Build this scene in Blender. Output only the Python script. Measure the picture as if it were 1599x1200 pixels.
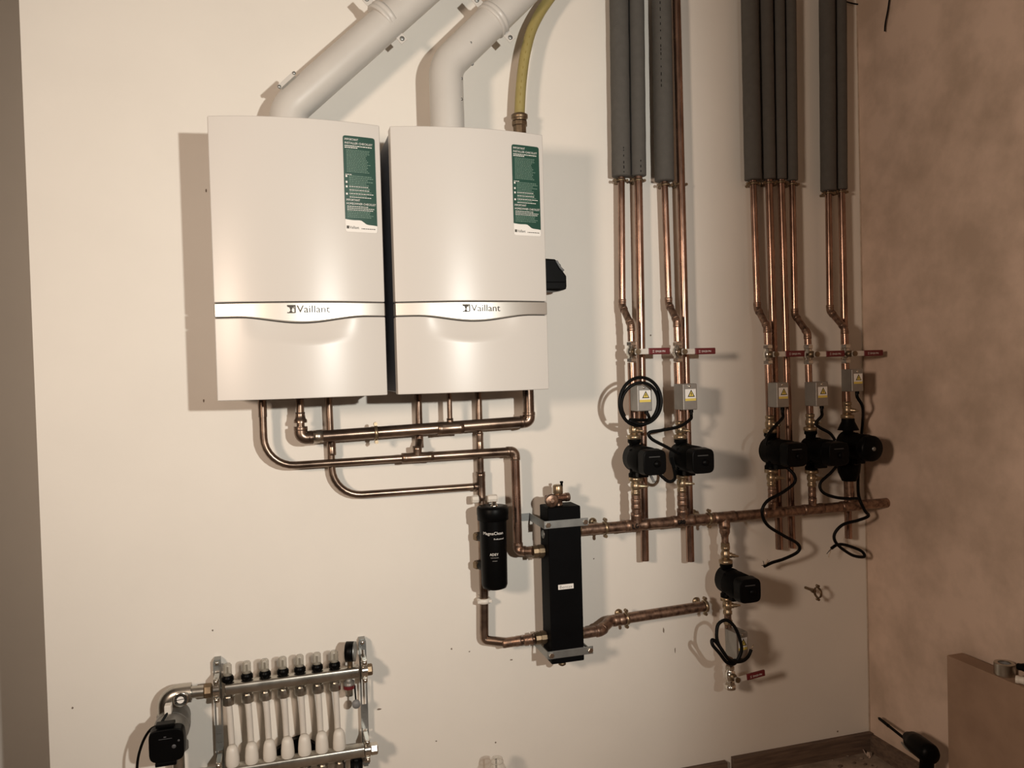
import bpy, math, random
from mathutils import Vector, Matrix

random.seed(7)
for o in list(bpy.data.objects):
    bpy.data.objects.remove(o, do_unlink=True)
SC = bpy.context.scene
COL = SC.collection

# ------------------------------------------------------------------ camera
IW, IH, FPX = 1599.0, 1200.0, 1244.73
CAM = Vector((0.1549, -2.4483, 1.4522))
YAW, PITCH, ROLL = 0.2828, -0.0220, 0.0275
_f = Vector((math.sin(YAW) * math.cos(PITCH), math.cos(YAW) * math.cos(PITCH), math.sin(PITCH)))
_r = Vector((math.cos(YAW), -math.sin(YAW), 0))
_d = _f.cross(_r)
RIGHT = math.cos(ROLL) * _r + math.sin(ROLL) * _d
DOWN = -math.sin(ROLL) * _r + math.cos(ROLL) * _d
FWD = _f
cd = bpy.data.cameras.new('camera')
cd.sensor_fit = 'HORIZONTAL'
cd.sensor_width = 36.0
cd.lens = FPX / IW * 36.0
cd.clip_start = 0.02
camo = bpy.data.objects.new('camera', cd)
COL.objects.link(camo)
camo.matrix_world = Matrix(((RIGHT.x, -DOWN.x, -FWD.x, CAM.x), (RIGHT.y, -DOWN.y, -FWD.y, CAM.y),
                            (RIGHT.z, -DOWN.z, -FWD.z, CAM.z), (0, 0, 0, 1)))
SC.camera = camo

# ------------------------------------------------------------------ light
w = bpy.data.worlds.new('world')
SC.world = w
w.use_nodes = True
w.node_tree.nodes['Background'].inputs[0].default_value = (1.0, 0.85, 0.7, 1)
w.node_tree.nodes['Background'].inputs[1].default_value = 0.0


def spot_light(name, loc, aim, power, color, radius, cone):
    l = bpy.data.lights.new(name, 'SPOT')
    l.energy = power
    l.color = color
    l.shadow_soft_size = radius
    l.spot_size = math.radians(cone)
    l.spot_blend = 1.0
    o = bpy.data.objects.new(name, l)
    o.location = loc
    o.rotation_euler = (Vector(aim) - Vector(loc)).to_track_quat('-Z', 'Y').to_euler()
    COL.objects.link(o)
    return o


# torch in the next room, shining past the partition end; warmer work lamp to the left
spot_light('torch_light', (1.0, -3.25, 1.73), (0.28, 0.0, 1.72), 238, (1.0, 0.965, 0.885), 0.035, 84)
spot_light('work_lamp_light', (-1.25, -2.55, 1.78), (1.9, 0.0, 1.60), 172, (1.0, 0.77, 0.60), 0.17, 128)

SC.view_settings.view_transform = 'Standard'
SC.view_settings.look = 'None'
SC.view_settings.gamma = 1.0
SC.view_settings.use_curve_mapping = False
SC.view_settings.exposure = 0.0


# ------------------------------------------------------------------ pixel helpers
def ray(px, py):
    return RIGHT * ((px - IW / 2) / FPX) + DOWN * ((py - IH / 2) / FPX) + FWD


def P(px, py, d=0.0):
    """point seen at a pixel, at distance d in front of the back wall (plane y = 0)"""
    v = ray(px, py)
    return CAM + v * ((-d - CAM.y) / v.y)


def PX(px, py, X):
    v = ray(px, py)
    return CAM + v * ((X - CAM.x) / v.x)


def PZ(px, py, Z):
    v = ray(px, py)
    return CAM + v * ((Z - CAM.z) / v.z)


# ------------------------------------------------------------------ mesh builder
def frame(axis, up=None):
    a = Vector(axis).normalized()
    u = Vector(up) if up is not None else (Vector((0, 0, 1)) if abs(a.z) < 0.9 else Vector((0, -1, 0)))
    x = u.cross(a)
    if x.length < 1e-6:
        x = Vector((1, 0, 0)).cross(a)
    x.normalize()
    y = a.cross(x)
    return x, y, a


def fillet(pts, r, n=8):
    if not isinstance(r, (list, tuple)):
        r = [r] * len(pts)
    out = [pts[0].copy()]
    for i in range(1, len(pts) - 1):
        p0, p1, p2 = pts[i - 1], pts[i], pts[i + 1]
        a = (p0 - p1)
        b = (p2 - p1)
        la, lb = a.length, b.length
        a.normalize()
        b.normalize()
        ang = a.angle(b)
        if ang > math.pi - 0.02 or r[i] <= 0:
            out.append(p1.copy())
            continue
        t = min(r[i] / math.tan(ang / 2), la * 0.49, lb * 0.49)
        rr = t * math.tan(ang / 2)
        bis = (a + b).normalized()
        c = p1 + bis * (rr / math.sin(ang / 2))
        s, e = p1 + a * t - c, p1 + b * t - c
        tot = s.angle(e)
        ax = s.cross(e).normalized()
        for k in range(n + 1):
            out.append(c + Matrix.Rotation(tot * k / n, 3, ax) @ s)
    out.append(pts[-1].copy())
    return out


def smooth_path(pts, n=6):
    out = []
    m = len(pts)
    for i in range(m - 1):
        p0 = pts[max(i - 1, 0)]
        p1, p2 = pts[i], pts[i + 1]
        p3 = pts[min(i + 2, m - 1)]
        for k in range(n):
            t = k / n
            out.append(0.5 * ((2 * p1) + (p2 - p0) * t + (2 * p0 - 5 * p1 + 4 * p2 - p3) * t * t
                              + (3 * p1 - p0 - 3 * p2 + p3) * t ** 3))
    out.append(pts[-1].copy())
    return out


class MB:
    def __init__(self):
        self.v = []
        self.f = []
        self.s = []

    def add(self, vs, fs, smooth=False):
        b = len(self.v)
        self.v += [Vector(x) for x in vs]
        self.f += [tuple(b + i for i in q) for q in fs]
        self.s += [smooth] * len(fs)
        return self

    def box(self, c, size, rot=None):
        c = Vector(c)
        hx, hy, hz = size[0] / 2, size[1] / 2, size[2] / 2
        vs = [Vector((x, y, z)) for z in (-hz, hz) for y in (-hy, hy) for x in (-hx, hx)]
        if rot is not None:
            vs = [rot @ q for q in vs]
        return self.add([c + q for q in vs], [(0, 2, 3, 1), (4, 5, 7, 6), (0, 1, 5, 4), (2, 6, 7, 3), (0, 4, 6, 2), (1, 3, 7, 5)])

    def bounds(self, a, b):
        a, b = Vector(a), Vector(b)
        return self.box((a + b) / 2, [abs(b[i] - a[i]) for i in range(3)])

    def bar(self, p0, p1, wdt, th, up=(0, 0, 1)):
        p0, p1 = Vector(p0), Vector(p1)
        x, y, a = frame(p1 - p0, up)
        rot = Matrix((x, y, a)).transposed()
        return self.box((p0 + p1) / 2, (wdt, th, (p1 - p0).length), rot)

    def tube(self, pts, r, seg=14, caps=True):
        pts = [Vector(q) for q in pts]
        n = len(pts)
        rs = r if isinstance(r, (list, tuple)) else [r] * n
        t0 = (pts[1] - pts[0]).normalized()
        x, y, _ = frame(t0)
        vs, fs = [], []
        prev = t0
        for i in range(n):
            if i == 0:
                t = t0
            elif i == n - 1:
                t = (pts[-1] - pts[-2])
            else:
                t = (pts[i + 1] - pts[i - 1])
            if t.length < 1e-9:
                t = prev.copy()
            t.normalize()
            ax = prev.cross(t)
            if ax.length > 1e-7:
                q = Matrix.Rotation(prev.angle(t), 3, ax.normalized())
                x = q @ x
            x = (x - t * x.dot(t)).normalized()
            y = t.cross(x)
            prev = t
            for k in range(seg):
                a = 2 * math.pi * k / seg
                vs.append(pts[i] + (x * math.cos(a) + y * math.sin(a)) * rs[i])
        for i in range(n - 1):
            for k in range(seg):
                a, b = i * seg + k, i * seg + (k + 1) % seg
                fs.append((a, b, b + seg, a + seg))
        self.add(vs, fs, True)
        if caps:
            self.add([vs[k] for k in range(seg)][::-1], [tuple(range(seg))])
            self.add([vs[(n - 1) * seg + k] for k in range(seg)], [tuple(range(seg))])
        return self

    def lathe(self, o, axis, prof, seg=18, smooth=True, up=None, sx=1.0, phase=0.0):
        """prof: (height, radius) along axis"""
        o = Vector(o)
        x, y, a = frame(axis, up)
        m = len(prof)
        vs, fs = [], []
        for h, r in prof:
            for k in range(seg):
                t = 2 * math.pi * k / seg + phase
                vs.append(o + a * h + (x * math.cos(t) * sx + y * math.sin(t)) * max(r, 1e-5))
        for i in range(m - 1):
            for k in range(seg):
                p, q = i * seg + k, i * seg + (k + 1) % seg
                fs.append((p, q, q + seg, p + seg))
        self.add(vs, fs, smooth)
        if tuple(prof[0]) == tuple(prof[-1]):
            return self
        if prof[0][1] > 1e-4:
            self.add([vs[k] for k in range(seg)][::-1], [tuple(range(seg))])
        if prof[-1][1] > 1e-4:
            self.add([vs[(m - 1) * seg + k] for k in range(seg)], [tuple(range(seg))])
        return self

    def hexa(self, o, axis, h, r, seg=6, ch=0.15):
        return self.lathe(o, axis, [(-h / 2, r * 0.86), (-h / 2 + h * ch, r), (h / 2 - h * ch, r), (h / 2, r * 0.86)], seg, False)

    def sphere(self, c, r, seg=14, rings=8, squash=(1, 1, 1)):
        b = len(self.v)
        self.lathe((0, 0, 0), (0, 0, 1), [(-math.cos(math.pi * i / rings) * r, math.sin(math.pi * i / rings) * r) for i in range(rings + 1)], seg)
        for i in range(b, len(self.v)):
            q = self.v[i]
            self.v[i] = Vector(c) + Vector((q.x * squash[0], q.y * squash[1], q.z * squash[2]))
        return self

    def prism(self, poly, fn0, fn1):
        """poly of 2-D points, fn0/fn1 map to the two end faces"""
        n = len(poly)
        a = [fn0(*q) for q in poly]
        b = [fn1(*q) for q in poly]
        self.add(a + b, [tuple(range(n))[::-1], tuple(range(n, 2 * n))] + [(i, (i + 1) % n, n + (i + 1) % n, n + i) for i in range(n)])
        return self

    def build(self, name, mat, parent=None, bevel=0, recalc=True):
        off = Vector((0, 0, 0))
        q = parent
        while q is not None:
            off += q.location
            q = q.parent
        me = bpy.data.meshes.new(name)
        me.from_pydata([tuple(x - off) for x in self.v], [], self.f)
        me.polygons.foreach_set('use_smooth', self.s)
        if recalc:
            import bmesh
            bm = bmesh.new()
            bm.from_mesh(me)
            bmesh.ops.remove_doubles(bm, verts=bm.verts, dist=1e-6) if bevel else None
            bmesh.ops.recalc_face_normals(bm, faces=bm.faces)
            bm.to_mesh(me)
            bm.free()
        me.update()
        if mat is not None:
            me.materials.append(mat)
        o = bpy.data.objects.new(name, me)
        COL.objects.link(o)
        o.parent = parent
        if bevel:
            m = o.modifiers.new('bevel', 'BEVEL')
            m.width = bevel
            m.segments = 2
            m.limit_method = 'ANGLE'
            m.angle_limit = math.radians(40)
            m.harden_normals = True
            me.polygons.foreach_set('use_smooth', [True] * len(me.polygons))
        return o


def thing(name, label, cat, loc, group=None):
    o = bpy.data.objects.new(name, None)
    o.empty_display_size = 0.03
    o.location = loc
    COL.objects.link(o)
    tag(o, label, cat, group)
    return o


def tag(o, label=None, cat=None, group=None, kind=None):
    if label:
        o['label'] = label
    if cat:
        o['category'] = cat
    if group:
        o['group'] = group
    if kind:
        o['kind'] = kind
    return o


# ------------------------------------------------------------------ materials
MATS = {}


def mat(name, col, rough=0.5, metal=0.0, var=0.0, scale=20.0, col2=None, bump=0.0, bscale=None, spec=None, alpha=None,
        trans=0.0, stretch=None, coat=0.0, rvar=0.0, detail=6.0, c_lo=0.35, c_hi=0.65):
    if name in MATS:
        return MATS[name]
    m = bpy.data.materials.new(name)
    m.use_nodes = True
    nt = m.node_tree
    b = nt.nodes['Principled BSDF']
    b.inputs['Base Color'].default_value = (*col, 1)
    b.inputs['Roughness'].default_value = rough
    b.inputs['Metallic'].default_value = metal
    if spec is not None:
        b.inputs['Specular IOR Level'].default_value = spec
    if trans:
        b.inputs['Transmission Weight'].default_value = trans
    if alpha is not None:
        b.inputs['Alpha'].default_value = alpha
    if coat:
        b.inputs['Coat Weight'].default_value = coat
        b.inputs['Coat Roughness'].default_value = 0.08
    tc = nt.nodes.new('ShaderNodeTexCoord')
    src = tc.outputs['Object']
    if stretch:
        mp = nt.nodes.new('ShaderNodeMapping')
        mp.inputs['Scale'].default_value = stretch
        nt.links.new(src, mp.inputs['Vector'])
        src = mp.outputs['Vector']
    if var or col2:
        n = nt.nodes.new('ShaderNodeTexNoise')
        n.inputs['Scale'].default_value = scale
        n.inputs['Detail'].default_value = detail
        n.inputs['Roughness'].default_value = 0.6
        nt.links.new(src, n.inputs['Vector'])
        cr = nt.nodes.new('ShaderNodeValToRGB')
        cr.color_ramp.elements[0].position = c_lo
        cr.color_ramp.elements[1].position = c_hi
        c2 = col2 if col2 else tuple(max(0, c * (1 - var)) for c in col)
        cr.color_ramp.elements[0].color = (*c2, 1)
        cr.color_ramp.elements[1].color = (*col, 1)
        nt.links.new(n.outputs['Fac'], cr.inputs['Fac'])
        nt.links.new(cr.outputs['Color'], b.inputs['Base Color'])
        if rvar:
            mr = nt.nodes.new('ShaderNodeMapRange')
            mr.inputs['To Min'].default_value = rough - rvar
            mr.inputs['To Max'].default_value = rough + rvar
            nt.links.new(n.outputs['Fac'], mr.inputs['Value'])
            nt.links.new(mr.outputs['Result'], b.inputs['Roughness'])
    if bump:
        n2 = nt.nodes.new('ShaderNodeTexNoise')
        n2.inputs['Scale'].default_value = bscale or scale * 4
        n2.inputs['Detail'].default_value = 5
        nt.links.new(src, n2.inputs['Vector'])
        bp = nt.nodes.new('ShaderNodeBump')
        bp.inputs['Strength'].default_value = bump
        bp.inputs['Distance'].default_value = 0.002
        nt.links.new(n2.outputs['Fac'], bp.inputs['Height'])
        nt.links.new(bp.outputs['Normal'], b.inputs['Normal'])
    MATS[name] = m
    return m


PAINT = mat('cream wall paint', (0.80, 0.765, 0.70), 0.62, var=0.035, scale=3.0, bump=0.10, bscale=60)
PLASTER = mat('bare pink plaster', (0.70, 0.54, 0.435), 0.75, col2=(0.50, 0.38, 0.295), scale=4.2, bump=0.35, bscale=22, c_lo=0.36, c_hi=0.60, detail=9)
CEIL = mat('bare plasterboard ceiling', (0.27, 0.24, 0.21), 0.85, var=0.08, scale=4)
BRICK = mat('bare blockwork', (0.25, 0.205, 0.17), 0.9, var=0.2, scale=9, bump=0.3)
CONCRETE = mat('dusty concrete floor', (0.36, 0.29, 0.23), 0.85, col2=(0.20, 0.155, 0.12), scale=14, bump=0.3, bscale=80)
TIMBER = mat('dark dusty timber', (0.17, 0.115, 0.08), 0.7, col2=(0.09, 0.06, 0.045), scale=9, stretch=(1.0, 6, 12), bump=0.2)
BOARD = mat('plasterboard boxing', (0.36, 0.24, 0.165), 0.8, col2=(0.29, 0.19, 0.13), scale=7, bump=0.1)
WHITE = mat('white boiler enamel', (0.635, 0.612, 0.575), 0.30, var=0.01, scale=3, spec=0.32)
SIDE = mat('grey boiler side steel', (0.30, 0.31, 0.34), 0.4, var=0.05, scale=5)
DARKGAP = mat('dark gap', (0.03, 0.028, 0.027), 0.7)
SILVER = mat('brushed silver trim', (0.62, 0.60, 0.555), 0.40, metal=0.7, var=0.03, scale=60, stretch=(1, 1, 30))
LOGO = mat('engraved grey lettering', (0.10, 0.095, 0.085), 0.7, spec=0.1)
GREEN = mat('green checklist sticker', (0.012, 0.064, 0.044), 0.45, var=0.12, scale=30)
PAPER = mat('white print', (0.82, 0.80, 0.76), 0.6)
PALE = mat('pale green print', (0.20, 0.31, 0.25), 0.6)
FLUE = mat('white enamelled flue', (0.60, 0.58, 0.54), 0.38, var=0.05, scale=8)
HOSE = mat('yellow gas hose rubber', (0.36, 0.295, 0.105), 0.5, var=0.15, scale=25)
BRASS = mat('dull brass', (0.46, 0.355, 0.235), 0.36, metal=0.9, var=0.35, scale=45, rvar=0.08)
BRASSD = mat('oxidised brass', (0.26, 0.19, 0.12), 0.42, metal=0.85, var=0.4, scale=45)
COPPER = mat('copper pipe', (0.48, 0.305, 0.23), 0.26, metal=0.95, col2=(0.20, 0.128, 0.098), scale=22, stretch=(1, 1, 0.35), rvar=0.1)
COPPERD = mat('tarnished copper pipe', (0.34, 0.245, 0.185), 0.30, metal=0.93, col2=(0.12, 0.085, 0.066), scale=20, stretch=(0.35, 1, 0.6), rvar=0.1)
COPPERF = mat('fluxed copper fitting', (0.38, 0.25, 0.18), 0.4, metal=0.9, col2=(0.13, 0.085, 0.065), scale=60, rvar=0.12)
CHROME = mat('nickel plated brass', (0.78, 0.74, 0.67), 0.2, metal=1.0, var=0.15, scale=40)
STEEL = mat('zinc plated steel', (0.33, 0.34, 0.33), 0.42, metal=0.8, var=0.2, scale=30)
ALU = mat('brushed steel cover', (0.36, 0.345, 0.32), 0.45, metal=0.75, var=0.12, scale=25)
BLACK = mat('black cast iron', (0.0022, 0.0021, 0.002), 0.5, spec=0.06, var=0.3, scale=40, bump=0.15, bscale=150)
BLACKP = mat('black plastic', (0.0024, 0.0024, 0.0025), 0.4, spec=0.09, var=0.2, scale=30)
BLACKM = mat('black satin separator casing', (0.0030, 0.0030, 0.0034), 0.6, spec=0.06, var=0.3, scale=14)
RUBBER = mat('black cable sheath', (0.004, 0.004, 0.004), 0.45, spec=0.12, var=0.2, scale=30)
FOAM = mat('grey pipe foam', (0.088, 0.083, 0.074), 0.85, var=0.12, scale=35, bump=0.2, bscale=120)
INK = mat('black ink', (0.006, 0.006, 0.006), 0.8, spec=0.1)
RED = mat('red lever sleeve', (0.13, 0.010, 0.013), 0.42, var=0.15, scale=30)
YELLOW = mat('yellow warning print', (0.72, 0.56, 0.12), 0.5)
WPLAST = mat('white plastic', (0.74, 0.70, 0.63), 0.42, var=0.04, scale=20)
WPIPE = mat('white heating pipe', (0.70, 0.66, 0.60), 0.38, var=0.05, scale=20)
CLEAR = mat('clear plastic', (0.42, 0.385, 0.31), 0.12, alpha=0.5)
BOTTLE = mat('cloudy clear plastic', (0.72, 0.68, 0.60), 0.15, alpha=0.42)
NICKEL = mat('satin nickel', (0.58, 0.55, 0.49), 0.3, metal=1.0, var=0.25, scale=18, rvar=0.08)
GREYIRON = mat('grey pump iron', (0.27, 0.26, 0.24), 0.45, metal=0.5, var=0.2, scale=30)
GREY = mat('grey plastic', (0.20, 0.20, 0.20), 0.5)
LEVER = mat('bright lever steel', (0.72, 0.69, 0.63), 0.4, metal=0.35, var=0.08, scale=40)
SOLDER = mat('solder bead', (0.62, 0.56, 0.48), 0.3, metal=1.0)

# ------------------------------------------------------------------ text helper
_tc = {}


def text_geo(s, size):
    k = (s, size)
    if k not in _tc:
        c = bpy.data.curves.new('lettering', 'FONT')
        c.body = s
        c.size = size
        c.align_x = 'LEFT'
        c.resolution_u = 2
        o = bpy.data.objects.new('lettering', c)
        COL.objects.link(o)
        dg = bpy.context.evaluated_depsgraph_get()
        me = bpy.data.meshes.new_from_object(o.evaluated_get(dg))
        _tc[k] = ([v.co.copy() for v in me.vertices], [tuple(p.vertices) for p in me.polygons])
        bpy.data.objects.remove(o, do_unlink=True)
        bpy.data.curves.remove(c)
        bpy.data.meshes.remove(me)
    return _tc[k]


def text(mb, s, size, fn, width=None):
    """fn(u, v) -> world point; u right, v up, in metres"""
    vs, fs = text_geo(s, size)
    if not vs:
        return mb
    k = 1.0
    if width:
        k = width / max(1e-6, max(q.x for q in vs))
    mb.add([fn(q.x * k, q.y) for q in vs], fs)
    return mb


# ================================================================== SETTING
XL, XR, ZC = -0.4875, 2.209, 2.95
YB = -6.5
XFAR = -3.6
YREC = 0.78


def struct(name, mb, m):
    return tag(mb.build(name, m), kind='structure')


struct('floor', MB().bounds((XFAR - .1, YB - .1, -.1), (XR + .1, YREC + .1, 0)), CONCRETE)
struct('ceiling', MB().bounds((XFAR - .1, YB - .1, ZC), (XR + .1, YREC + .1, ZC + .1)), CEIL)
struct('wall_back', MB().bounds((XL, 0, 0), (XR, YREC + .1, ZC)), PAINT)
struct('wall_recess', MB().bounds((XFAR, YREC, 0), (XL, YREC + .1, ZC)), PAINT)
struct('wall_left', MB().bounds((XFAR - .1, YB, 0), (XFAR, YREC + .1, ZC)), BRICK)
struct('wall_right', MB().bounds((XR, YB, 0), (XR + .1, YREC + .1, ZC)), PLASTER)
struct('wall_front', MB().bounds((XFAR, YB - .1, 0), (XR, YB, ZC)), BRICK)
struct('wall_partition', MB().bounds((1.070, -2.94, 0), (XR, -2.84, ZC)), PLASTER)

# skirting timbers along the back wall and right wall
sk = MB()
a = P(1146, 1178, 0.02)
sk.bounds((a.x, -0.022, 0), (XR - .001, -0.0005, 0.066))
struct('baseboard_back', sk, TIMBER)
b = P(1136, 1190, 0.02)
struct('baseboard_back.001', MB().bounds((b.x - 1.3, -0.020, 0), (b.x, -0.0005, 0.058)), TIMBER)
struct('baseboard_right', MB().bounds((XR - 0.018, -2.5, 0), (XR - .0005, -0.023, 0.062)), TIMBER)
# low boxing along the right wall
bx = MB()
bx.bounds((XR - 0.078, -2.5, 0.0), (XR - .0188, -0.444, 0.5105))
struct('trim_1', bx, BOARD)
# plaster bead line in the right corner
cb = MB()
cb.tube([Vector((XR - .0005, -.0015, z * ZC / 24)) + Vector((random.uniform(-.0015, .0005), 0, 0)) for z in range(25)], 0.0028, 6)
struct('trim_2', cb, mat('corner caulk', (0.50, 0.40, 0.31), 0.8, var=0.2, scale=40))

# ================================================================== BOILERS
BW, BH, ZB = 0.4308, 0.72, 1.3846


def boiler(x0, label):
    t = thing('wall_boiler', label, 'boiler', (x0 + BW / 2, 0, ZB), 'wall hung boilers')
    hw = BW / 2
    cx = x0 + hw

    def fy(x):
        u = (x - cx) / hw
        return -0.299 - 0.030 * (1 - u * u)

    MB().bounds((x0 + .004, -0.262, ZB + .004), (x0 + BW - .004, -0.0005, ZB + BH - .002)).build('case', SIDE, t, 0.004)
    MB().bounds((x0 + .006, -0.2935, ZB + .006), (x0 + BW - .006, -0.2621, ZB + BH - .006)).build('inner_frame', DARKGAP, t)

    def band_bot(x):
        u = abs((x - cx) / hw)
        k = 0.5 + 0.5 * math.cos(math.pi * min(1, u / 0.78))
        return 0.2105 - 0.0155 * k

    def panel(zb, zt, name, m, scoop=False, out=0.0):
        nx, nz = 28, (22 if scoop else 3)
        mb = MB()
        vs, fs = [], []
        for j in range(nz + 1):
            for i in range(nx + 1):
                x = x0 + BW * i / nx
                z0, z1 = zb(x), zt(x)
                v = j / nz
                z = z0 + (z1 - z0) * v
                y = fy(x) - out
                if scoop:
                    u = (x - cx) / (hw * 0.62)
                    dz = (z1 - z) / 0.052
                    if abs(u) < 1 and dz < 1:
                        y += 0.016 * (1 - u * u) ** 1.2 * (1 - dz) ** 0.8
                vs.append(Vector((x, y, ZB + z)))
        n = len(vs)
        for j in range(nz + 1):
            for i in range(nx + 1):
                q = vs[j * (nx + 1) + i]
                vs.append(Vector((q.x, -0.262, q.z)))
        W1 = nx + 1
        front = [(j * W1 + i, j * W1 + i + 1, (j + 1) * W1 + i + 1, (j + 1) * W1 + i) for j in range(nz) for i in range(nx)]
        mb.add(vs, front, True)
        side = []
        for i in range(nx):
            side.append((i, n + i, n + i + 1, i + 1))
            k = nz * W1 + i
            side.append((k, k + 1, n + k + 1, n + k))
        for j in range(nz):
            side.append((j * W1, (j + 1) * W1, n + (j + 1) * W1, n + j * W1))
            k = j * W1 + nx
            side.append((k, n + k, n + k + W1, k + W1))
        side.append((n, n + nz * W1, n + nz * W1 + nx, n + nx))
        mb.f += side
        mb.s += [False] * len(side)
        return mb.build(name, m, t, 0.0028)

    panel(lambda x: 0.2497, lambda x: BH, 'upper_panel', WHITE)
    band = panel(lambda x: band_bot(x) + .0012, lambda x: 0.2478, 'trim_band', SILVER, out=0.001)
    panel(lambda x: 0.0, lambda x: band_bot(x) - .0008, 'lower_panel', WHITE, True)

    def surf(u, v, o=0.0006):
        return Vector((x0 + u, fy(x0 + u) - o, ZB + v))

    # emblem and maker's name on the band
    mb = MB()
    s = 0.021
    e0 = 0.178

    def em(u, v):
        return surf(e0 + u, 0.2195 + v, 0.0022)

    mb.add([em(*q) for q in [(0, 0), (s * .9, 0), (s * .9, s * .12), (0, s * .12)]], [(0, 1, 2, 3)])
    mb.add([em(*q) for q in [(0, s * .82), (s, s * .82), (s, s), (0, s)]], [(0, 1, 2, 3)])
    mb.add([em(*q) for q in [(s * .86, s * .12), (s, 0.0), (s, s * .82), (s * .86, s * .82)]], [(0, 1, 2, 3)])
    ear = [(s * .08, s * .75), (s * .28, s * .70), (s * .38, s * .35), (s * .22, s * .12), (s * .62, s * .12), (s * .52, s * .35), (s * .66, s * .72), (s * .8, s * .5), (s * .8, s * .82), (s * .05, s * .82)]
    mb.add([em(*q) for q in ear], [tuple(range(len(ear)))])
    text(mb, 'Vaillant', 0.0262, lambda u, v: em(s + .003 + u, v + .0015), 0.083)
    lg = mb.build('maker_lettering', LOGO, band)

    # sticker
    sx0, sx1, sz0, sz1 = 0.332, 0.4165, 0.432, 0.683

    def st(u, v, o=0.0014):
        return surf(sx0 + u, sz0 + v, o)

    Ws, Hs = sx1 - sx0, sz1 - sz0
    n = 14
    rc = 0.006

    def wave(u):
        return 0.0255 - 0.0075 * math.tanh((u - Ws * .58) / (Ws * .09)) - 0.002 * math.sin(u / Ws * 6)

    def inset(u):
        e = min(u, Ws - u)
        return rc - math.sqrt(max(0, rc * rc - (rc - min(e, rc)) ** 2))

    us = sorted(set([Ws * i / n for i in range(n + 1)] + [rc * .15, rc * .45, Ws - rc * .15, Ws - rc * .45]))
    g, wv = [], []
    mbg, mbw = MB(), MB()
    for i in range(len(us) - 1):
        a, b_ = us[i], us[i + 1]
        mbg.add([st(a, wave(a)), st(b_, wave(b_)), st(b_, Hs - inset(b_)), st(a, Hs - inset(a))], [(0, 1, 2, 3)])
        mbw.add([st(a, inset(a)), st(b_, inset(b_)), st(b_, wave(b_)), st(a, wave(a))], [(0, 1, 2, 3)])
    sticker = mbg.build('checklist_sticker', GREEN, t)
    tag(sticker, 'green checklist sticker with white print')
    mbw.build('sticker_footer', PAPER, sticker)
    m1 = MB()

    def line(s_, v, size, wd, u0=0.004):
        text(m1, s_, size, lambda u, q: st(u0 + u, v + q, 0.0020), wd)

    line('IMPORTANT', 0.2390, 0.0078, 0.036)
    line('INSTALLER CHECKLIST', 0.2295, 0.0078, 0.074)
    line('IMPORTANT', 0.0810, 0.0078, 0.036)
    line('HOMEOWNER CHECKLIST', 0.0715, 0.0078, 0.078)
    rnd = random.Random(3)

    def rule(u, v, wd, h, o=0.0020):
        m1.add([st(u, v, o), st(u + wd / 2, v, o), st(u + wd, v, o), st(u + wd, v + h, o), st(u + wd / 2, v + h, o), st(u, v + h, o)], [(0, 1, 4, 5), (1, 2, 3, 4)])

    def words(mbx, u0, v, wd, h):
        u = u0
        while u < u0 + wd - 0.003:
            l = rnd.uniform(0.002, 0.0065)
            l = min(l, u0 + wd - u)
            mbx.add([st(u, v, .0020), st(u + l, v, .0020), st(u + l, v + h, .0020), st(u, v + h, .0020)], [(0, 1, 2, 3)])
            u += l + 0.0011
    words(m1, 0.004, 0.2235, 0.072, 0.0022)
    words(m1, 0.004, 0.2190, 0.034, 0.0022)
    m2 = MB()
    v = 0.2130
    while v > 0.153:
        words(m2, 0.008, v, rnd.uniform(0.052, 0.070), 0.0014)
        v -= 0.0040
    words(m1, 0.004, 0.1490, 0.016, 0.0016)
    for k, v0 in enumerate([0.1445, 0.1295, 0.1175, 0.0985]):
        m1.add([st(0.004, v0 - .002, .002), st(0.0085, v0 - .002, .002), st(0.0085, v0 + .003, .002), st(0.004, v0 + .003, .002)], [(0, 1, 2, 3)])
    v = 0.1455
    while v > 0.089:
        words(m1 if int(v * 1000) % 3 == 0 else m2, 0.013, v, rnd.uniform(0.045, 0.067), 0.0017)
        v -= 0.0046
    v = 0.0660
    while v > 0.036:
        words(m1 if v > .056 else m2, 0.006, v, rnd.uniform(0.055, 0.073), 0.0016)
        v -= 0.0046
    tag(m1.build('sticker_print', PAPER, sticker, recalc=False), kind='stuff')
    tag(m2.build('sticker_small_print', PALE, sticker, recalc=False), kind='stuff')
    m3 = MB()
    text(m3, 'Vaillant', 0.0105, lambda u, q: st(0.0105 + u, 0.0085 + q, 0.0020), 0.025)
    ee = [(0.003, .0085), (.0095, .0085), (.0095, .016), (.003, .016)]
    m3.add([st(u, q, .002) for u, q in ee], [(0, 1, 2, 3)])
    u = 0.042
    while u < 0.078:
        l = rnd.uniform(.002, .006)
        m3.add([st(u, .0085, .002), st(u + l, .0085, .002), st(u + l, .0105, .002), st(u, .0105, .002)], [(0, 1, 2, 3)])
        u += l + .0012
    m3.build('footer_print', LOGO, sticker, recalc=False)
    return t


BX2 = 0.4586
boiler(0.0, 'white wall boiler left of the pair, silver band across its front')
boiler(BX2, 'white wall boiler right of the pair, below the yellow gas hose')

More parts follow.
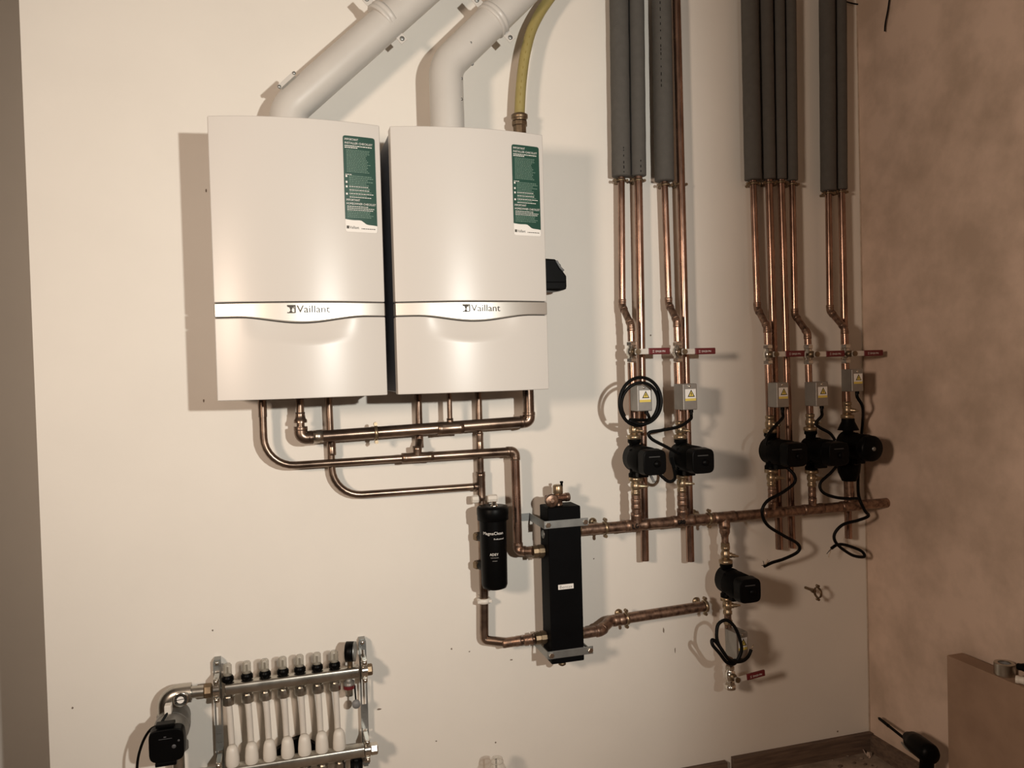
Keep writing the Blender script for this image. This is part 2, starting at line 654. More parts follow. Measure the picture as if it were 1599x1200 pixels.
# black fitting on the right side of the right boiler
bxr = BX2 + BW
t = thing('side_fitting', 'black plastic fitting jutting out beside the right-hand boiler', 'fitting', (bxr, -0.10, P(865, 455, .10).z))
zf0, zf1 = P(865, 456, .10).z, P(865, 404, .10).z
xr_ = P(880.5, 440, .10).x
prof = [(bxr, zf0 + .004), (bxr + (xr_ - bxr) * .75, zf0), (xr_ - .004, zf0 + .004), (xr_, zf0 + .014), (xr_, zf0 + (zf1 - zf0) * .45),
        (xr_ - .010, zf0 + (zf1 - zf0) * .58), (xr_ - .018, zf0 + (zf1 - zf0) * .80), (xr_ - .036, zf0 + (zf1 - zf0) * .95), (bxr, zf1)]
MB().prism(prof, lambda x, z: Vector((x, -0.128, z)), lambda x, z: Vector((x, -0.068, z))).build('body', BLACKP, t, 0.006)
MB().tube([Vector((xr_ - .034, -.131, zf0 + .092)), Vector((xr_ - .022, -.134, zf0 + .070)), Vector((xr_ - .012, -.131, zf0 + .062))], .004, 8).build('rib', GREY, t)
MB().bounds((bxr, -.133, zf0 + .005), (xr_ - .004, -.126, zf0 + .028)).build('skirt', BLACKP, t, .003)


# ================================================================== FLUES
def screw(mb, p, n, r=0.0045):
    mb.lathe(p, n, [(-.001, r), (.0015, r), (.003, r * .6), (.0032, 0)], 10)


TOWARD = Vector((0, -1, 0))


def clamp(t, pc, axis, r, ears):
    ax = Vector(axis).normalized()
    ring = MB().lathe(pc, ax, [(-.014, r + .0005), (-.012, r + .0045), (-.004, r + .0045), (-.002, r + .003), (.002, r + .003), (.004, r + .0045), (.012, r + .0045), (.014, r + .0005)], 36)
    k = ring.build('clamp_ring', FLUE, t)
    side = ax.cross(TOWARD).normalized()
    for s in ears:
        c = pc + side * s * (r + .017) + Vector((0, -.004, 0))
        rot = Matrix((side, TOWARD, ax)).transposed()
        MB().box(c - side * s * .002, (.034, .003, .024), rot).build('clamp_ear', FLUE, k, .001)
        mb = MB()
        screw(mb, c + Vector((0, -.002, 0)) + side * s * .004, TOWARD, .007)
        mb.build('clamp_screw', STEEL, k)
    MB().tube([pc + Vector((0, r, 0)), Vector((pc.x, -.0005, pc.z))], .005, 10).build('clamp_stud', STEEL, k)
    return k


FD = 0.135
fl = thing('flue_pipe', 'white flue slanting up and right from the left boiler', 'flue', P(447, 182, FD), 'boiler flues')
p0, p1, p2 = P(449, 205, FD), P(449, 172, FD), P(690, -41, FD)
p0.z = ZB + BH + .0005
p0.x = p1.x
p1.z = max(p1.z, p0.z + .045)
path = fillet([p0, p1, p2], 0.075, 10)
MB().tube(path, .050, 28).build('pipe', FLUE, fl)
clamp(fl, P(600, 31, FD), p2 - p1, .050, (1, -1))
# inspection plate on the elbow
q0, q1 = P(436, 137, FD + .03), P(459, 116, FD + .03)
MB().bar(q0, q1, .011, .016, up=TOWARD).build('inspection_plate', FLUE, fl)
mb = MB()
screw(mb, q0 + Vector((0, -.008, 0)), TOWARD, .005)
mb.build('screw', STEEL, fl)
mb = MB()
screw(mb, q1 + Vector((0, -.008, 0)), TOWARD, .005)
mb.build('screw', STEEL, fl)

fr = thing('flue_pipe', 'white flue rising then bending right above the right boiler', 'flue', P(697, 198, FD), 'boiler flues')
p0, p1, p2 = P(697, 205, FD), P(696, 103, FD), P(846, -43, FD)
p0.z = ZB + BH + .0005
p0.x = p1.x
path = fillet([p0, p1, p2], 0.085, 12)
MB().tube(path, .050, 28).build('pipe', FLUE, fr)
clamp(fr, P(770, 31, FD), p2 - p1, .050, (1, -1))


def on_pipe(px, py):
    """nearest point of the flue surface on the viewing ray"""
    best = None
    dirn = ray(px, py).normalized()
    for i in range(len(path) - 1):
        for k in range(13):
            c = path[i].lerp(path[i + 1], k / 12)
            tt = (c - CAM).dot(dirn)
            e = (CAM + dirn * tt - c).length
            if best is None or e < best[0]:
                best = (e, c, tt)
    e, c, tt = best
    h = math.sqrt(max(0, .050 ** 2 - min(e, .0495) ** 2))
    q = CAM + dirn * (tt - h)
    n = (q - c).normalized()
    return c + n * .050, n


for q in [(735, 67), (716, 86), (738, 101), (704, 111), (721, 123), (705, 143), (721, 155)]:
    p_, n_ = on_pipe(*q)
    mb = MB()
    screw(mb, p_, n_, .0042)
    mb.build('screw', STEEL, fr)

# ================================================================== GAS HOSE
HD = 0.075
hs = thing('gas_hose', 'yellow rubber gas hose curving up from the right boiler', 'hose', P(811, 205, HD))
hp = [P(811, 184, HD), P(812.5, 150, HD), P(815, 120, HD), P(820, 85, HD), P(829, 50, HD), P(842, 22, HD), P(858, -2, HD), P(876, -26, HD)]
MB().tube(smooth_path(hp, 6), .0165, 18).build('hose', HOSE, hs)
c0 = P(811, 206, HD)
c0.z = ZB + BH + .001
base = P(811, 206, HD).z
up = Vector((0, 0, 1))
nz = P(811, 180, HD)
MB().lathe(nz, -up, [(-.004, .019), (0, .026), (.010, .026), (.013, .022), (.018, .022)], 24).build('collar', BRASSD, hs)
MB().hexa(nz - up * .027, up, .016, .0245, 8).build('nut', BRASSD, hs)
MB().lathe(Vector((nz.x, nz.y, c0.z)), up, [(0, .021), (max(.004, nz.z - .035 - c0.z), .021)], 8, False).build('adaptor', BRASSD, hs)
# hose print: tiny marks
hm = MB()
hpp = smooth_path(hp, 6)
for i in range(4, 26, 2):
    c = hpp[i]
    n = (CAM - c).normalized()
    tdir = (hpp[i + 1] - c).normalized()
    n = (n - tdir * n.dot(tdir)).normalized()
    s_ = tdir.cross(n)
    q = c + n * .0168
    hm.add([q - s_ * .0012 - tdir * .004, q + s_ * .0012 - tdir * .004, q + s_ * .0012 + tdir * .004, q - s_ * .0012 + tdir * .004], [(0, 1, 2, 3)])
hm.build('print_marks', mat('hose print', (0.25, 0.19, 0.04), 0.6), hs)


# ================================================================== PIPE TOOLS
def ring_on(mb, p, axis, r, L):
    mb.lathe(p, axis, [(-L / 2, r * .99), (-L / 2, r * 1.07), (-L / 2 + .003, r * 1.10), (0, r * 1.08), (L / 2 - .003, r * 1.10), (L / 2, r * 1.07), (L / 2, r * .99)], 18)


def pipe_part(t, pts, r, bend=0.03, m=COPPER, name='pipe', seg=16):
    return MB().tube(fillet(pts, bend, 8), r, seg).build(name, m, t)


def elbow_part(t, a, c, b, r, L=0.024, bend=None, m=None):
    """elbow at c between directions to a and b"""
    da = (a - c).normalized()
    db = (b - c).normalized()
    bend = bend or r * 1.7
    pts = fillet([c + da * (L + r), c, c + db * (L + r)], bend, 8)
    mb = MB().tube(pts, r * 1.10, 16)
    ring_on(mb, c + da * (L + r - .006), da, r * 1.04, .010)
    ring_on(mb, c + db * (L + r - .006), db, r * 1.04, .010)
    return mb.build('elbow', m or COPPERF, t)


def tee_part(t, c, axis, r, branch, rb, L=0.042, LB=0.04, m=None):
    a = Vector(axis).normalized()
    b = Vector(branch).normalized()
    mb = MB()
    mb.lathe(c, a, [(-L, r * 1.02), (-L, r * 1.10), (-L + .012, r * 1.12), (-L + .016, r * 1.07), (L - .016, r * 1.07), (L - .012, r * 1.12), (L, r * 1.10), (L, r * 1.02)], 18)
    mb.lathe(c, b, [(0, rb * 1.07), (LB - .014, rb * 1.07), (LB - .010, rb * 1.13), (LB, rb * 1.11), (LB, rb)], 18)
    return mb.build('tee', m or COPPERF, t)


def coupling_part(t, c, axis, r, L=0.045, m=None, name='coupling'):
    mb = MB()
    h = L / 2
    mb.lathe(c, axis, [(-h, r), (-h, r * 1.09), (-h + .006, r * 1.13), (-h + .012, r * 1.09), (-.002, r * 1.09), (0, r * 1.04), (.002, r * 1.09), (h - .012, r * 1.09), (h - .006, r * 1.13), (h, r * 1.09), (h, r)], 18)
    return mb.build(name, m or COPPERF, t)


def pipe_clip(c, axis, r, label, wall=True, group='brass pipe rings', m=None, span=None):
    """hinged ring round a pipe with screwed ears and a stud to the wall"""
    a = Vector(axis).normalized()
    m = m or BRASS
    t = thing('pipe_ring', label, 'pipe clip', c, group)
    MB().lathe(c, a, [(-.005, r + .0008), (-.005, r + .0035), (.005, r + .0035), (.005, r + .0008)], 22).build('ring', m, t)
    side = a.cross(TOWARD)
    if side.length < 1e-4:
        side = Vector((0, 0, 1))
    side.normalize()
    for s in (1, -1):
        e = c + side * s * (r + .009)
        mb = MB().lathe(e + TOWARD * .007, -TOWARD, [(0, .0055), (.004, .0055), (.004, .0035), (.010, .0035), (.010, .0055), (.014, .0055)], 10)
        mb.box(e + TOWARD * -.0005, (.009, .005, .009))
        mb.build('screw_ear', m, t)
    if wall:
        q = c - TOWARD * (r + .002)
        if q.y < -.004:
            MB().tube([q, Vector((q.x, -.003, q.z))], .005, 10).build('stud', m, t)
            MB().lathe(Vector((q.x, -.0005, q.z)), TOWARD, [(0, .014), (.003, .014), (.006, .007)], 16).build('backplate', m, t)
    return t


# ================================================================== PIPES UNDER THE BOILERS
GD, FLD, RD = 0.090, 0.068, 0.034
ZBOT = ZB + .003
g = thing('gas_pipe', 'thick brown gas pipe running level just under both boilers', 'pipe', P(640, 674, GD))
a0, a1, a2, a3 = P(467, 640, GD), P(469, 684.5, GD), P(826, 658.5, GD), P(826, 608, GD)
a0.z = ZBOT
a0.x = P(469, 655, GD).x
a1.x = a0.x
a3.z = ZBOT
a3.x = a2.x
pipe_part(g, [P(482, 683.5, GD), a2 - Vector((.02, 0, 0))], .0175, m=COPPERD)
elbow_part(g, a3, a2, a1, .0175, .012, .026, COPPERD)
pipe_part(g, [a2 + up * .02, a3], .0175, m=COPPERD)
elbow_part(g, a0, a1, a2, .0172, .016, .030, COPPERD)
pipe_part(g, [a0, a1 + up * .03], .0115, m=COPPERD)
MB().lathe(a1 + up * .062, up, [(-.018, .0185), (-.010, .0185), (-.006, .015), (.006, .013), (.012, .0135), (.012, .0115)], 18).build('reducer', COPPERD, g)
tp = P(703, 669, GD)
tq = tp.copy()
tq.z = ZBOT
pipe_part(g, [tp, tq], .0078, m=COPPERD)
tee_part(g, tp, a2 - a1, .0175, up, .009, .040, .030, COPPERD)
MB().lathe(P(497, 682, GD), a2 - a1, [(-.014, .0176), (-.014, .0192), (.014, .0192), (.014, .0176)], 18).build('solder_collar', SOLDER, g)
pipe_clip(P(587, 676.5, GD), a2 - a1, .0175, 'brass ring holding the thick gas pipe below the left boiler')

f = thing('flow_pipe', 'copper flow pipe curving from the left boiler to the black separator', 'pipe', P(600, 716, FLD))
b0, b1, b2, b3, b4 = P(411, 625, FLD), P(413, 730, FLD), P(804, 705, FLD), P(809, 861, FLD), P(832, 861, 0.098)
b0.z = ZBOT
b0.x = b1.x
tj = P(652, 714.5, FLD)
pipe_part(f, [b0, b1, tj], .0110, .085, COPPERD)
pipe_part(f, [tj, b2 - Vector((.01, 0, 0))], .0140, m=COPPERD)
MB().tube([b0, b0 - up * .06], .0122, 16).build('sleeve', COPPERD, f)
tee_part(f, tj, b2 - b1, .0140, up, .0125, .048, .034, COPPERD)
elbow_part(f, b1, b2, b3, .0140, .014, .026, COPPERD)
pipe_part(f, [b2 - up * .02, b3 + up * .02], .0140, m=COPPER)
elbow_part(f, b2, b3, b4, .0140, .012, .026)
pipe_part(f, [b3 + (b4 - b3).normalized() * .02, b4], .0140, m=COPPERF)
# right boiler's drop into the tee
e0, e1, e2 = P(653, 622, RD), P(655, 686, RD), tj + up * .012
e0.z = ZBOT
e0.x = e1.x
pipe_part(f, [e0, e1, e2], .0110, .012, COPPERD, 'branch_pipe')
MB().lathe(P(654.5, 684, RD), up, [(-.03, .0125), (-.03, .0135), (-.015, .0128), (.012, .0128), (.018, .0135), (.022, .011)], 16).build('branch_coupling', COPPERF, f)

r_ = thing('return_pipe', 'copper return pipe curving from the left boiler to the filter drop', 'pipe', P(640, 768, RD))
c0, c1, c2 = P(516, 625, RD), P(520, 776, RD), P(746, 760, RD)
c0.z = ZBOT
c0.x = c1.x - .004
pipe_part(r_, [c0, c1, c2 - Vector((.016, 0, 0))], .0112, .085, COPPERD)
coupling_part(r_, P(518, 698, RD), up, .0112, .05, COPPERD)

rd = thing('return_drop_pipe', 'vertical copper pipe dropping from the right boiler to the filter', 'pipe', P(750, 785, RD))
d0, d1 = P(748, 625, RD), P(751, 800, RD)
d0.z = ZBOT
d0.x = (d0.x + d1.x) / 2
d1.x = d0.x
pipe_part(rd, [d0, d1], .0112, m=COPPERD)
tee_part(rd, Vector((d0.x, c2.y, c2.z)), up, .0135, Vector((-1, 0, 0)), .0115, .045, .024, COPPERD)
coupling_part(rd, Vector((d0.x, d0.y, P(748, 690, RD).z)), up, .0112, .055, COPPERD)

# ================================================================== MAGNETIC FILTER
MFD = 0.112
ft, fb = P(768, 797, MFD), P(773, 919, MFD)
ft.x = fb.x = (P(768.5, 813, MFD).x + P(773.5, 908, MFD).x) / 2
mf = thing('magnetic_filter', 'black cylindrical magnetic filter with white lettering on the return pipe', 'filter', fb)
Ht = ft.z - fb.z
MB().lathe(fb, up, [(0, .026), (.004, .036), (.014, .0395), (Ht * .6, .0405), (Ht - .03, .0415)], 30).build('canister', BLACKP, mf)
zl = P(768, 812, MFD).z - fb.z
MB().lathe(fb + up * zl, up, [(0, .0420), (.001, .0475), (.014, .0475), (.018, .0485), (.036, .0485), (.041, .0455), (.043, .030), (.043, 0)], 30).build('lid', BLACKP, mf)
top = fb + up * (zl + .043)
MB().lathe(top + Vector((.002, -.012, 0)), up, [(0, .011), (.004, .011), (.004, .0075), (.014, .0075), (.014, 0)], 12).build('air_vent', CHROME, mf)
MB().hexa(P(768.5, 779, .075), Vector((1, 0, 0)), .030, .013, 8).build('nut', WPLAST, mf)
MB().hexa(P(742, 780, .055), Vector((1, 0, 0)), .020, .013, 8).build('nut', WPLAST, mf)
# side connection arms to the pipe behind
for py in (838, 882):
    cpt = P(748, py, .05)
    MB().tube([cpt, Vector((fb.x - .02, -MFD + .01, cpt.z))], .014, 14).build('arm', BLACKP, mf)
    MB().hexa(cpt + Vector((0, 0, 0)), up, .022, .019, 8).build('union_nut', BRASSD, mf)


def cyl_text(mb, s, size, zc, u0, width, R):
    text(mb, s, size, lambda u, v: Vector((fb.x + (R + .0008) * math.sin((u0 + u) / R), fb.y - (R + .0008) * math.cos((u0 + u) / R), zc + v)), width)


fx = math.atan2(CAM.x - fb.x, -(CAM.y - fb.y)) * .0415
for word, sz_, py, px_, u_, wd_, R_f in (('MagnaClean', .0125, 836, 770, -.033, .064, .0415), ('Professional', .0065, 843, 780, .001, .032, .0415), ('ADEY', .0105, 868, 778, -.012, .026, .0410),
                                       ('-----------------', .006, 872, 778, -.010, .024, .0410), ('--------', .006, 877, 778, -.004, .014, .0410)):
    mt = MB()
    cyl_text(mt, word, sz_, P(px_, py, MFD + .04).z, fx + u_, wd_, R_f)
    mt.build('white_lettering', PAPER, mf)

# pipe from filter down and across to the separator
fp = thing('filter_outlet_pipe', 'copper pipe from the black filter bending right into the separator', 'pipe', P(757, 985, RD + .01))
h0, h1, h2, h3 = P(749, 800, .036), P(756.5, 1000, .036), P(795, 1004, .066), P(836, 998, .096)
pipe_part(fp, [Vector((d0.x, -.036, P(749, 803, .036).z)), Vector((d0.x, -.036, P(755, 925, .036).z)), Vector((P(756, 990, .036).x, -.036, P(756, 990, .036).z)), h1, h2, h3], .0140, [0, .1, .02, .034, .10, 0], COPPERD)
coupling_part(fp, P(800, 1003, .070), h3 - h2, .0140, .06)
coupling_part(fp, P(826, 999.5, .088), h3 - h2, .0150, .03)
kc = P(755.5, 938, .036)
wc = thing('plastic_pipe_clip', 'white plastic pipe clip round the pipe below the filter', 'pipe clip', kc)
MB().lathe(kc, up, [(-.007, .0145), (-.007, .021), (.007, .021), (.007, .0145)], 20).build('ring', WPLAST, wc)
MB().box(kc + Vector((.0, -.012, 0)), (.046, .010, .010)).build('latch', WPLAST, wc, .002)
MB().bounds(kc + Vector((-.010, .016, -.009)), Vector((kc.x + .010, -.0005, kc.z + .009))).build('foot', WPLAST, wc)

# ================================================================== HYDRAULIC SEPARATOR
SF, SB = 0.150, 0.068
sx0 = (P(856, 805, SF).x + P(861.5, 1038, SF).x) / 2
sx1 = (P(906.5, 790, SF).x + P(913, 1031, SF).x) / 2
sz0, sz1 = P(913, 1032, SF).z, P(906.7, 790, SF).z
hsx = thing('hydraulic_separator', 'tall black boxed hydraulic separator on steel brackets below the right boiler', 'separator', ((sx0 + sx1) / 2, -(SF + SB) / 2, sz0))
body = MB().bounds((sx0, -SF, sz0), (sx1, -SB, sz1)).build('casing', BLACKM, hsx, .004)
# brackets
for nm, pz, in (('top', 818), ('bottom', 1021)):
    zc = P(880, pz, SF).z
    h = .012
    lft = P(846, pz + 2, SF).x if nm == 'top' else P(850, pz, SF).x
    rgt = P(918, pz, SF).x if nm == 'top' else P(926, pz, SF).x
    lft = sx0 - .014
    br = MB()
    br.bounds((lft, -SF - .003, zc - h), (rgt, -SF - .0003, zc + h))
    ob = br.build('bracket_bar', STEEL, hsx, .001)
    arm = MB()
    arm.bounds((lft, -SF - .0003, zc - h), (lft + .003, -.002, zc + h))
    arm.bounds((lft - .030, -.003, zc - h), (lft + .003, -.0005, zc + h))
    arm.build('bracket_arm', STEEL, hsx)
    rod = MB().tube([Vector((rgt - .010, -SF + .0005, zc)), Vector((rgt - .010, -.001, zc))], .004, 10)
    rod.build('bracket_stud', STEEL, hsx)
    for xx in (lft + .012, rgt - .010):
        MB().hexa(Vector((xx, -SF - .006, zc)), TOWARD, .006, .0085).build('bolt', CHROME, hsx)
lb = MB()
lz, lx = P(883.5, 916.5, SF).z, P(883.5, 916.5, SF).x
MB().bounds((lx - .025, -SF - .0012, lz - .0075), (lx + .025, -SF - .0002, lz + .0075)).build('maker_label', PAPER, hsx)
text(lb, 'Bentax', .013, lambda u, v: Vector((lx - .021 + u, -SF - .0016, lz - .0045 + v)), .042)
lb.build('label_print', GREY, hsx)
# side plug
MB().lathe(P(846, 835, .10) * 1.0 + Vector((sx0 - P(846, 835, .10).x, 0, 0)), Vector((-1, 0, 0)), [(0, .013), (.002, .013), (.002, 0)], 18).build('side_plug', STEEL, hsx)


def port(p, ax, r=.021, L=.03):
    mb = MB()
    mb.lathe(p, ax, [(0, r * .9), (.004, r * .9), (.004, r), (L * .5, r), (L * .5, r * .82), (L * .62, r * .82), (L * .62, r * .95), (L, r * .92), (L, r * .7)], 10, False)
    mb.build('port_nut', BRASSD, hsx)


zlt, zlb = P(850, 861, .10).z, P(850, 996, .10).z
port(Vector((sx0, -.098, zlt)), Vector((-1, 0, 0)), .021, .036)
port(Vector((sx0, -.098, zlb)), Vector((-1, 0, 0)), .021, .036)
HPD = 0.108
zrt = P(918, 827, HPD).z
zrb = P(916, 989, .10).z
port(Vector((sx1, -HPD, zrt)), Vector((1, 0, 0)), .021, .012)
port(Vector((sx1, -.098, zrb)), Vector((1, 0, 0)), .021, .014)
# drain plug below
MB().lathe(Vector(((sx0 + sx1) / 2 - .01, -.12, sz0)), -up, [(0, .010), (.006, .010), (.006, .012), (.014, .012), (.018, .006)], 14).build('drain_plug', BRASSD, hsx)
# air vent assembly on top
vt = thing('air_vent_valve', 'copper tee and brass air vent on top of the black separator', 'valve', ((sx0 + sx1) / 2, -.11, sz1))
vp = P(872, 784, .11)
vx = (sx0 + sx1) / 2 - .006
vz = sz1 + .022
MB().lathe(Vector((vx, -.11, sz1)), up, [(0, .014), (.010, .014), (.010, .011), (.03, .011)], 14).build('riser', COPPERF, vt)
MB().tube([Vector((vx - .040, -.116, vz)), Vector((vx + .038, -.104, vz))], .0125, 16).build('copper_tee', COPPER, vt)
ring = MB()
ring_on(ring, Vector((vx + .032, -.105, vz)), Vector((1, .1, 0)), .0125, .012)
ring.build('collar', COPPERF, vt)
MB().lathe(Vector((vx - .030, -.128, vz - .002)), TOWARD, [(0, .020), (.012, .021), (.014, .021), (.016, .017), (.016, .008), (.018, .006)], 22).build('drain_cap', COPPERF, vt)
MB().lathe(Vector((vx + .004, -.10, vz + .010)), up, [(0, .013), (.004, .016), (.026, .016), (.030, .013), (.030, .0)], 20).build('vent_body', BRASS, vt)
MB().lathe(Vector((vx + .014, -.108, vz + .036)), up, [(0, .004), (.010, .004), (.010, .0055), (.015, .0055), (.015, 0)], 10).build('vent_cap', BLACKP, vt)

# ================================================================== HEADER PIPE
hd = thing('header_pipe', 'long copper header pipe running from the separator into the right wall', 'pipe', P(1150, 806, HPD))
hz = (zrt + P(1380, 786, HPD).z) / 2
hA = Vector((sx1 + .012, -HPD, hz))
hB = Vector((XR - .0008, -HPD, hz))
pipe_part(hd, [hA, hB], .0172, m=COPPERF)
XAX = Vector((1, 0, 0))
# tees: up for five risers, down for the hanging pump
RH = {}
for k, px in enumerate([994, 1066, 1206, 1269, 1328]):
    py = 826 + (px - 918) / (1387 - 918) * (786 - 826)
    RH[k] = P(px, py, HPD).x
    tee_part(hd, Vector((RH[k], -HPD, hz)), XAX, .0172, up, .0165 if k < 2 else .0125, .040, .040)
XD = P(1131, 812, HPD).x
tee_part(hd, Vector((XD, -HPD, hz)), XAX, .0172, -up, .0172, .040, .036)
def arc(cx, cy, rx, ry, a0, a1, n=8):
    return [(cx + rx * math.cos(math.radians(a0 + (a1 - a0) * i / n)), cy + ry * math.sin(math.radians(a0 + (a1 - a0) * i / n))) for i in range(n + 1)]


GLY = {'L': [[(0, 1), (0, .5), (0, 0), (.3, 0), (.6, .02)]],
       'G': [arc(.35, .5, .35, .5, 50, 320, 12) + [(.66, .45), (.4, .45)]],
       'R': [[(0, 0), (0, .5), (0, 1)], [(0, 1)] + arc(.25, .75, .3, .25, 90, -90) + [(0, .5)], [(.2, .5), (.6, 0)]],
       'D': [[(0, 0), (0, .5), (0, 1)], [(0, 1)] + arc(.1, .5, .5, .5, 80, -80, 10) + [(0, 0)]]}


def pen(word, xc, h):
    R = .0196
    for k, ch in enumerate(word):
        mb = MB()
        for stroke in GLY[ch]:
            pts = []
            for u, v in stroke:
                a = ((v - .45) * h) / R
                pts.append(Vector((xc + (u + k * .95) * h * .85, -HPD - R * math.cos(a), hz + R * math.sin(a))))
            mb.tube(pts, .0016, 6)
        mb.build('pen_letter', INK, hd)


pen('LG', P(988, 819, HPD + .018).x, .0135)
pen('GRD', P(1059, 812, HPD + .018).x, .0115)
pipe_clip(Vector((P(945, 823, HPD).x, -HPD, hz)), XAX, .0172, 'brass ring on the header pipe beside the black separator')
pipe_clip(Vector((P(1107, 808, HPD).x, -HPD, hz)), XAX, .0172, 'brass ring on the header pipe between second riser and hanging pump')

# lower return stub
lr = thing('return_stub_pipe', 'short copper stub from the separator foot, open at its right end', 'pipe', P(1030, 960, .06))
s0, s1, s2, s3 = Vector((sx1 + .014, -.098, zrb)), P(938, 985, .098), P(953, 970, .065), P(1098, 947.5, .062)
pipe_part(lr, [s0, s1, s2, s3], .0172, [0, .03, .03, 0], COPPERF)
elbow_part(lr, s0, s1, s2, .0172, .000, .028)
coupling_part(lr, P(966, 968.6, .065), s3 - s2, .0172, .04)
MB().lathe(s3, s3 - s2, [(.0003, .0135), (.0006, 0)], 16).build('open_bore', DARKGAP, lr)
pipe_clip(P(978, 966.5, .064), s3 - s2, .0172, 'brass ring near the separator on the lower copper stub')
pipe_clip(P(1101, 947, .062), s3 - s2, .0172, 'brass ring at the open right end of the copper stub')
lone = P(1277, 926, .070)
tl = thing('pipe_ring', 'empty brass pipe ring sticking out of the bare wall by the right corner', 'pipe clip', lone, 'brass pipe rings')
MB().lathe(lone, XAX, [(-.004, .0165), (-.004, .0192), (.004, .0192), (.004, .0165), (-.004, .0165)], 28).build('ring', BRASSD, tl)
for s in (1, -1):
    MB().lathe(lone + up * s * .0235 + TOWARD * .006, -TOWARD, [(0, .005), (.004, .005), (.004, .003), (.009, .003), (.009, .005), (.012, .005)], 10).build('screw_ear', BRASSD, tl)
MB().tube([lone + Vector((0, .0185, 0)), Vector((lone.x, -.0005, lone.z))], .0048, 10).build('stud', BRASSD, tl)
MB().lathe(lone + Vector((0, .0185, 0)), -TOWARD, [(0, .008), (.012, .008), (.012, .0048)], 10).build('boss', BRASSD, tl)


# ================================================================== FITTINGS
def lever_valve(c, label, lever=0.118, scale=1.0, grp='red lever valves on the risers', tilt=0.0):
    t = thing('lever_valve', label, 'valve', c, grp)
    s = scale
    MB().lathe(c, up, [(-.020 * s, .012 * s), (-.014 * s, .0125 * s), (-.011 * s, .0165 * s), (.0, .018 * s), (.011 * s, .0165 * s), (.014 * s, .0125 * s), (.020 * s, .012 * s)], 20).build('valve_body', CHROME, t)
    for z in (-.026, .026):
        MB().hexa(c + up * z * s, up, .014 * s, .0165 * s).build('hex_nut', CHROME, t)
    st = c + TOWARD * .018
    MB().lathe(st, TOWARD, [(-.004, .0115), (.006, .0115), (.006, .0075), (.024, .0065), (.024, .009), (.032, .009)], 14).build('stem', BRASSD, t)
    y0 = c + TOWARD * .044
    d = (XAX * math.cos(tilt) + up * math.sin(tilt))
    nrm = d.cross(TOWARD)
    rot = Matrix((d, TOWARD, nrm)).transposed()
    MB().box(y0 + d * (lever * .17 - .004), (lever * .34 + .010, .003, .017), rot).build('lever', LEVER, t)
    sl = MB().box(y0 + d * (lever * .66), (lever * .66, .008, .0205), rot).build('lever_sleeve', RED, t, .0025)
    mb_ = MB()
    o = y0 + d * (lever * .44) + TOWARD * .0046 - nrm * (1 if nrm.z > 0 else -1) * .0035
    text(mb_, 'DN20 PN', .0085, lambda u, v: o + d * (u + .010) + nrm * v * (1 if nrm.z > 0 else -1), .034)
    sg = 1 if nrm.z > 0 else -1
    o2 = o
    mb_.add([o2, o2 + d * .006, o2 + d * .006 + nrm * .0012 * sg, o2 + nrm * .0012 * sg], [(0, 1, 2, 3)])
    mb_.add([q + nrm * sg * .005 for q in [o2, o2 + d * .006, o2 + d * .006 + nrm * .0012 * sg, o2 + nrm * .0012 * sg]], [(0, 1, 2, 3)])
    mb_.build('sleeve_print', PAPER, sl)
    return t


def pump_valve(c, label, flip=1, spin=None):
    """isolating valve with a flange nut towards the pump; flip=1: flange below"""
    t = thing('pump_valve', label, 'valve', c, 'brass pump isolating valves')
    u = up * flip
    MB().lathe(c, u, [(-.018, .012), (-.012, .0125), (-.010, .0155), (.004, .0165), (.010, .0135), (.016, .0125), (.018, .0150), (.028, .0150), (.029, .012)], 16).build('valve_body', BRASS, t)
    MB().lathe(c, u, [(-.030, .019), (-.028, .0225), (-.018, .0225), (-.016, .018), (-.014, .013)], 22).build('flange_nut', BRASS, t)
    d = (Vector((.35, -.94, -.05)) if spin is None else Vector(spin)).normalized()
    mb_ = MB().lathe(c + d * .012, d, [(0, .009), (.008, .009), (.010, .0065), (.018, .0065), (.020, .0045), (.030, .0025), (.031, 0)], 14)
    mb_.build('spindle', BRASS, t)
    return t


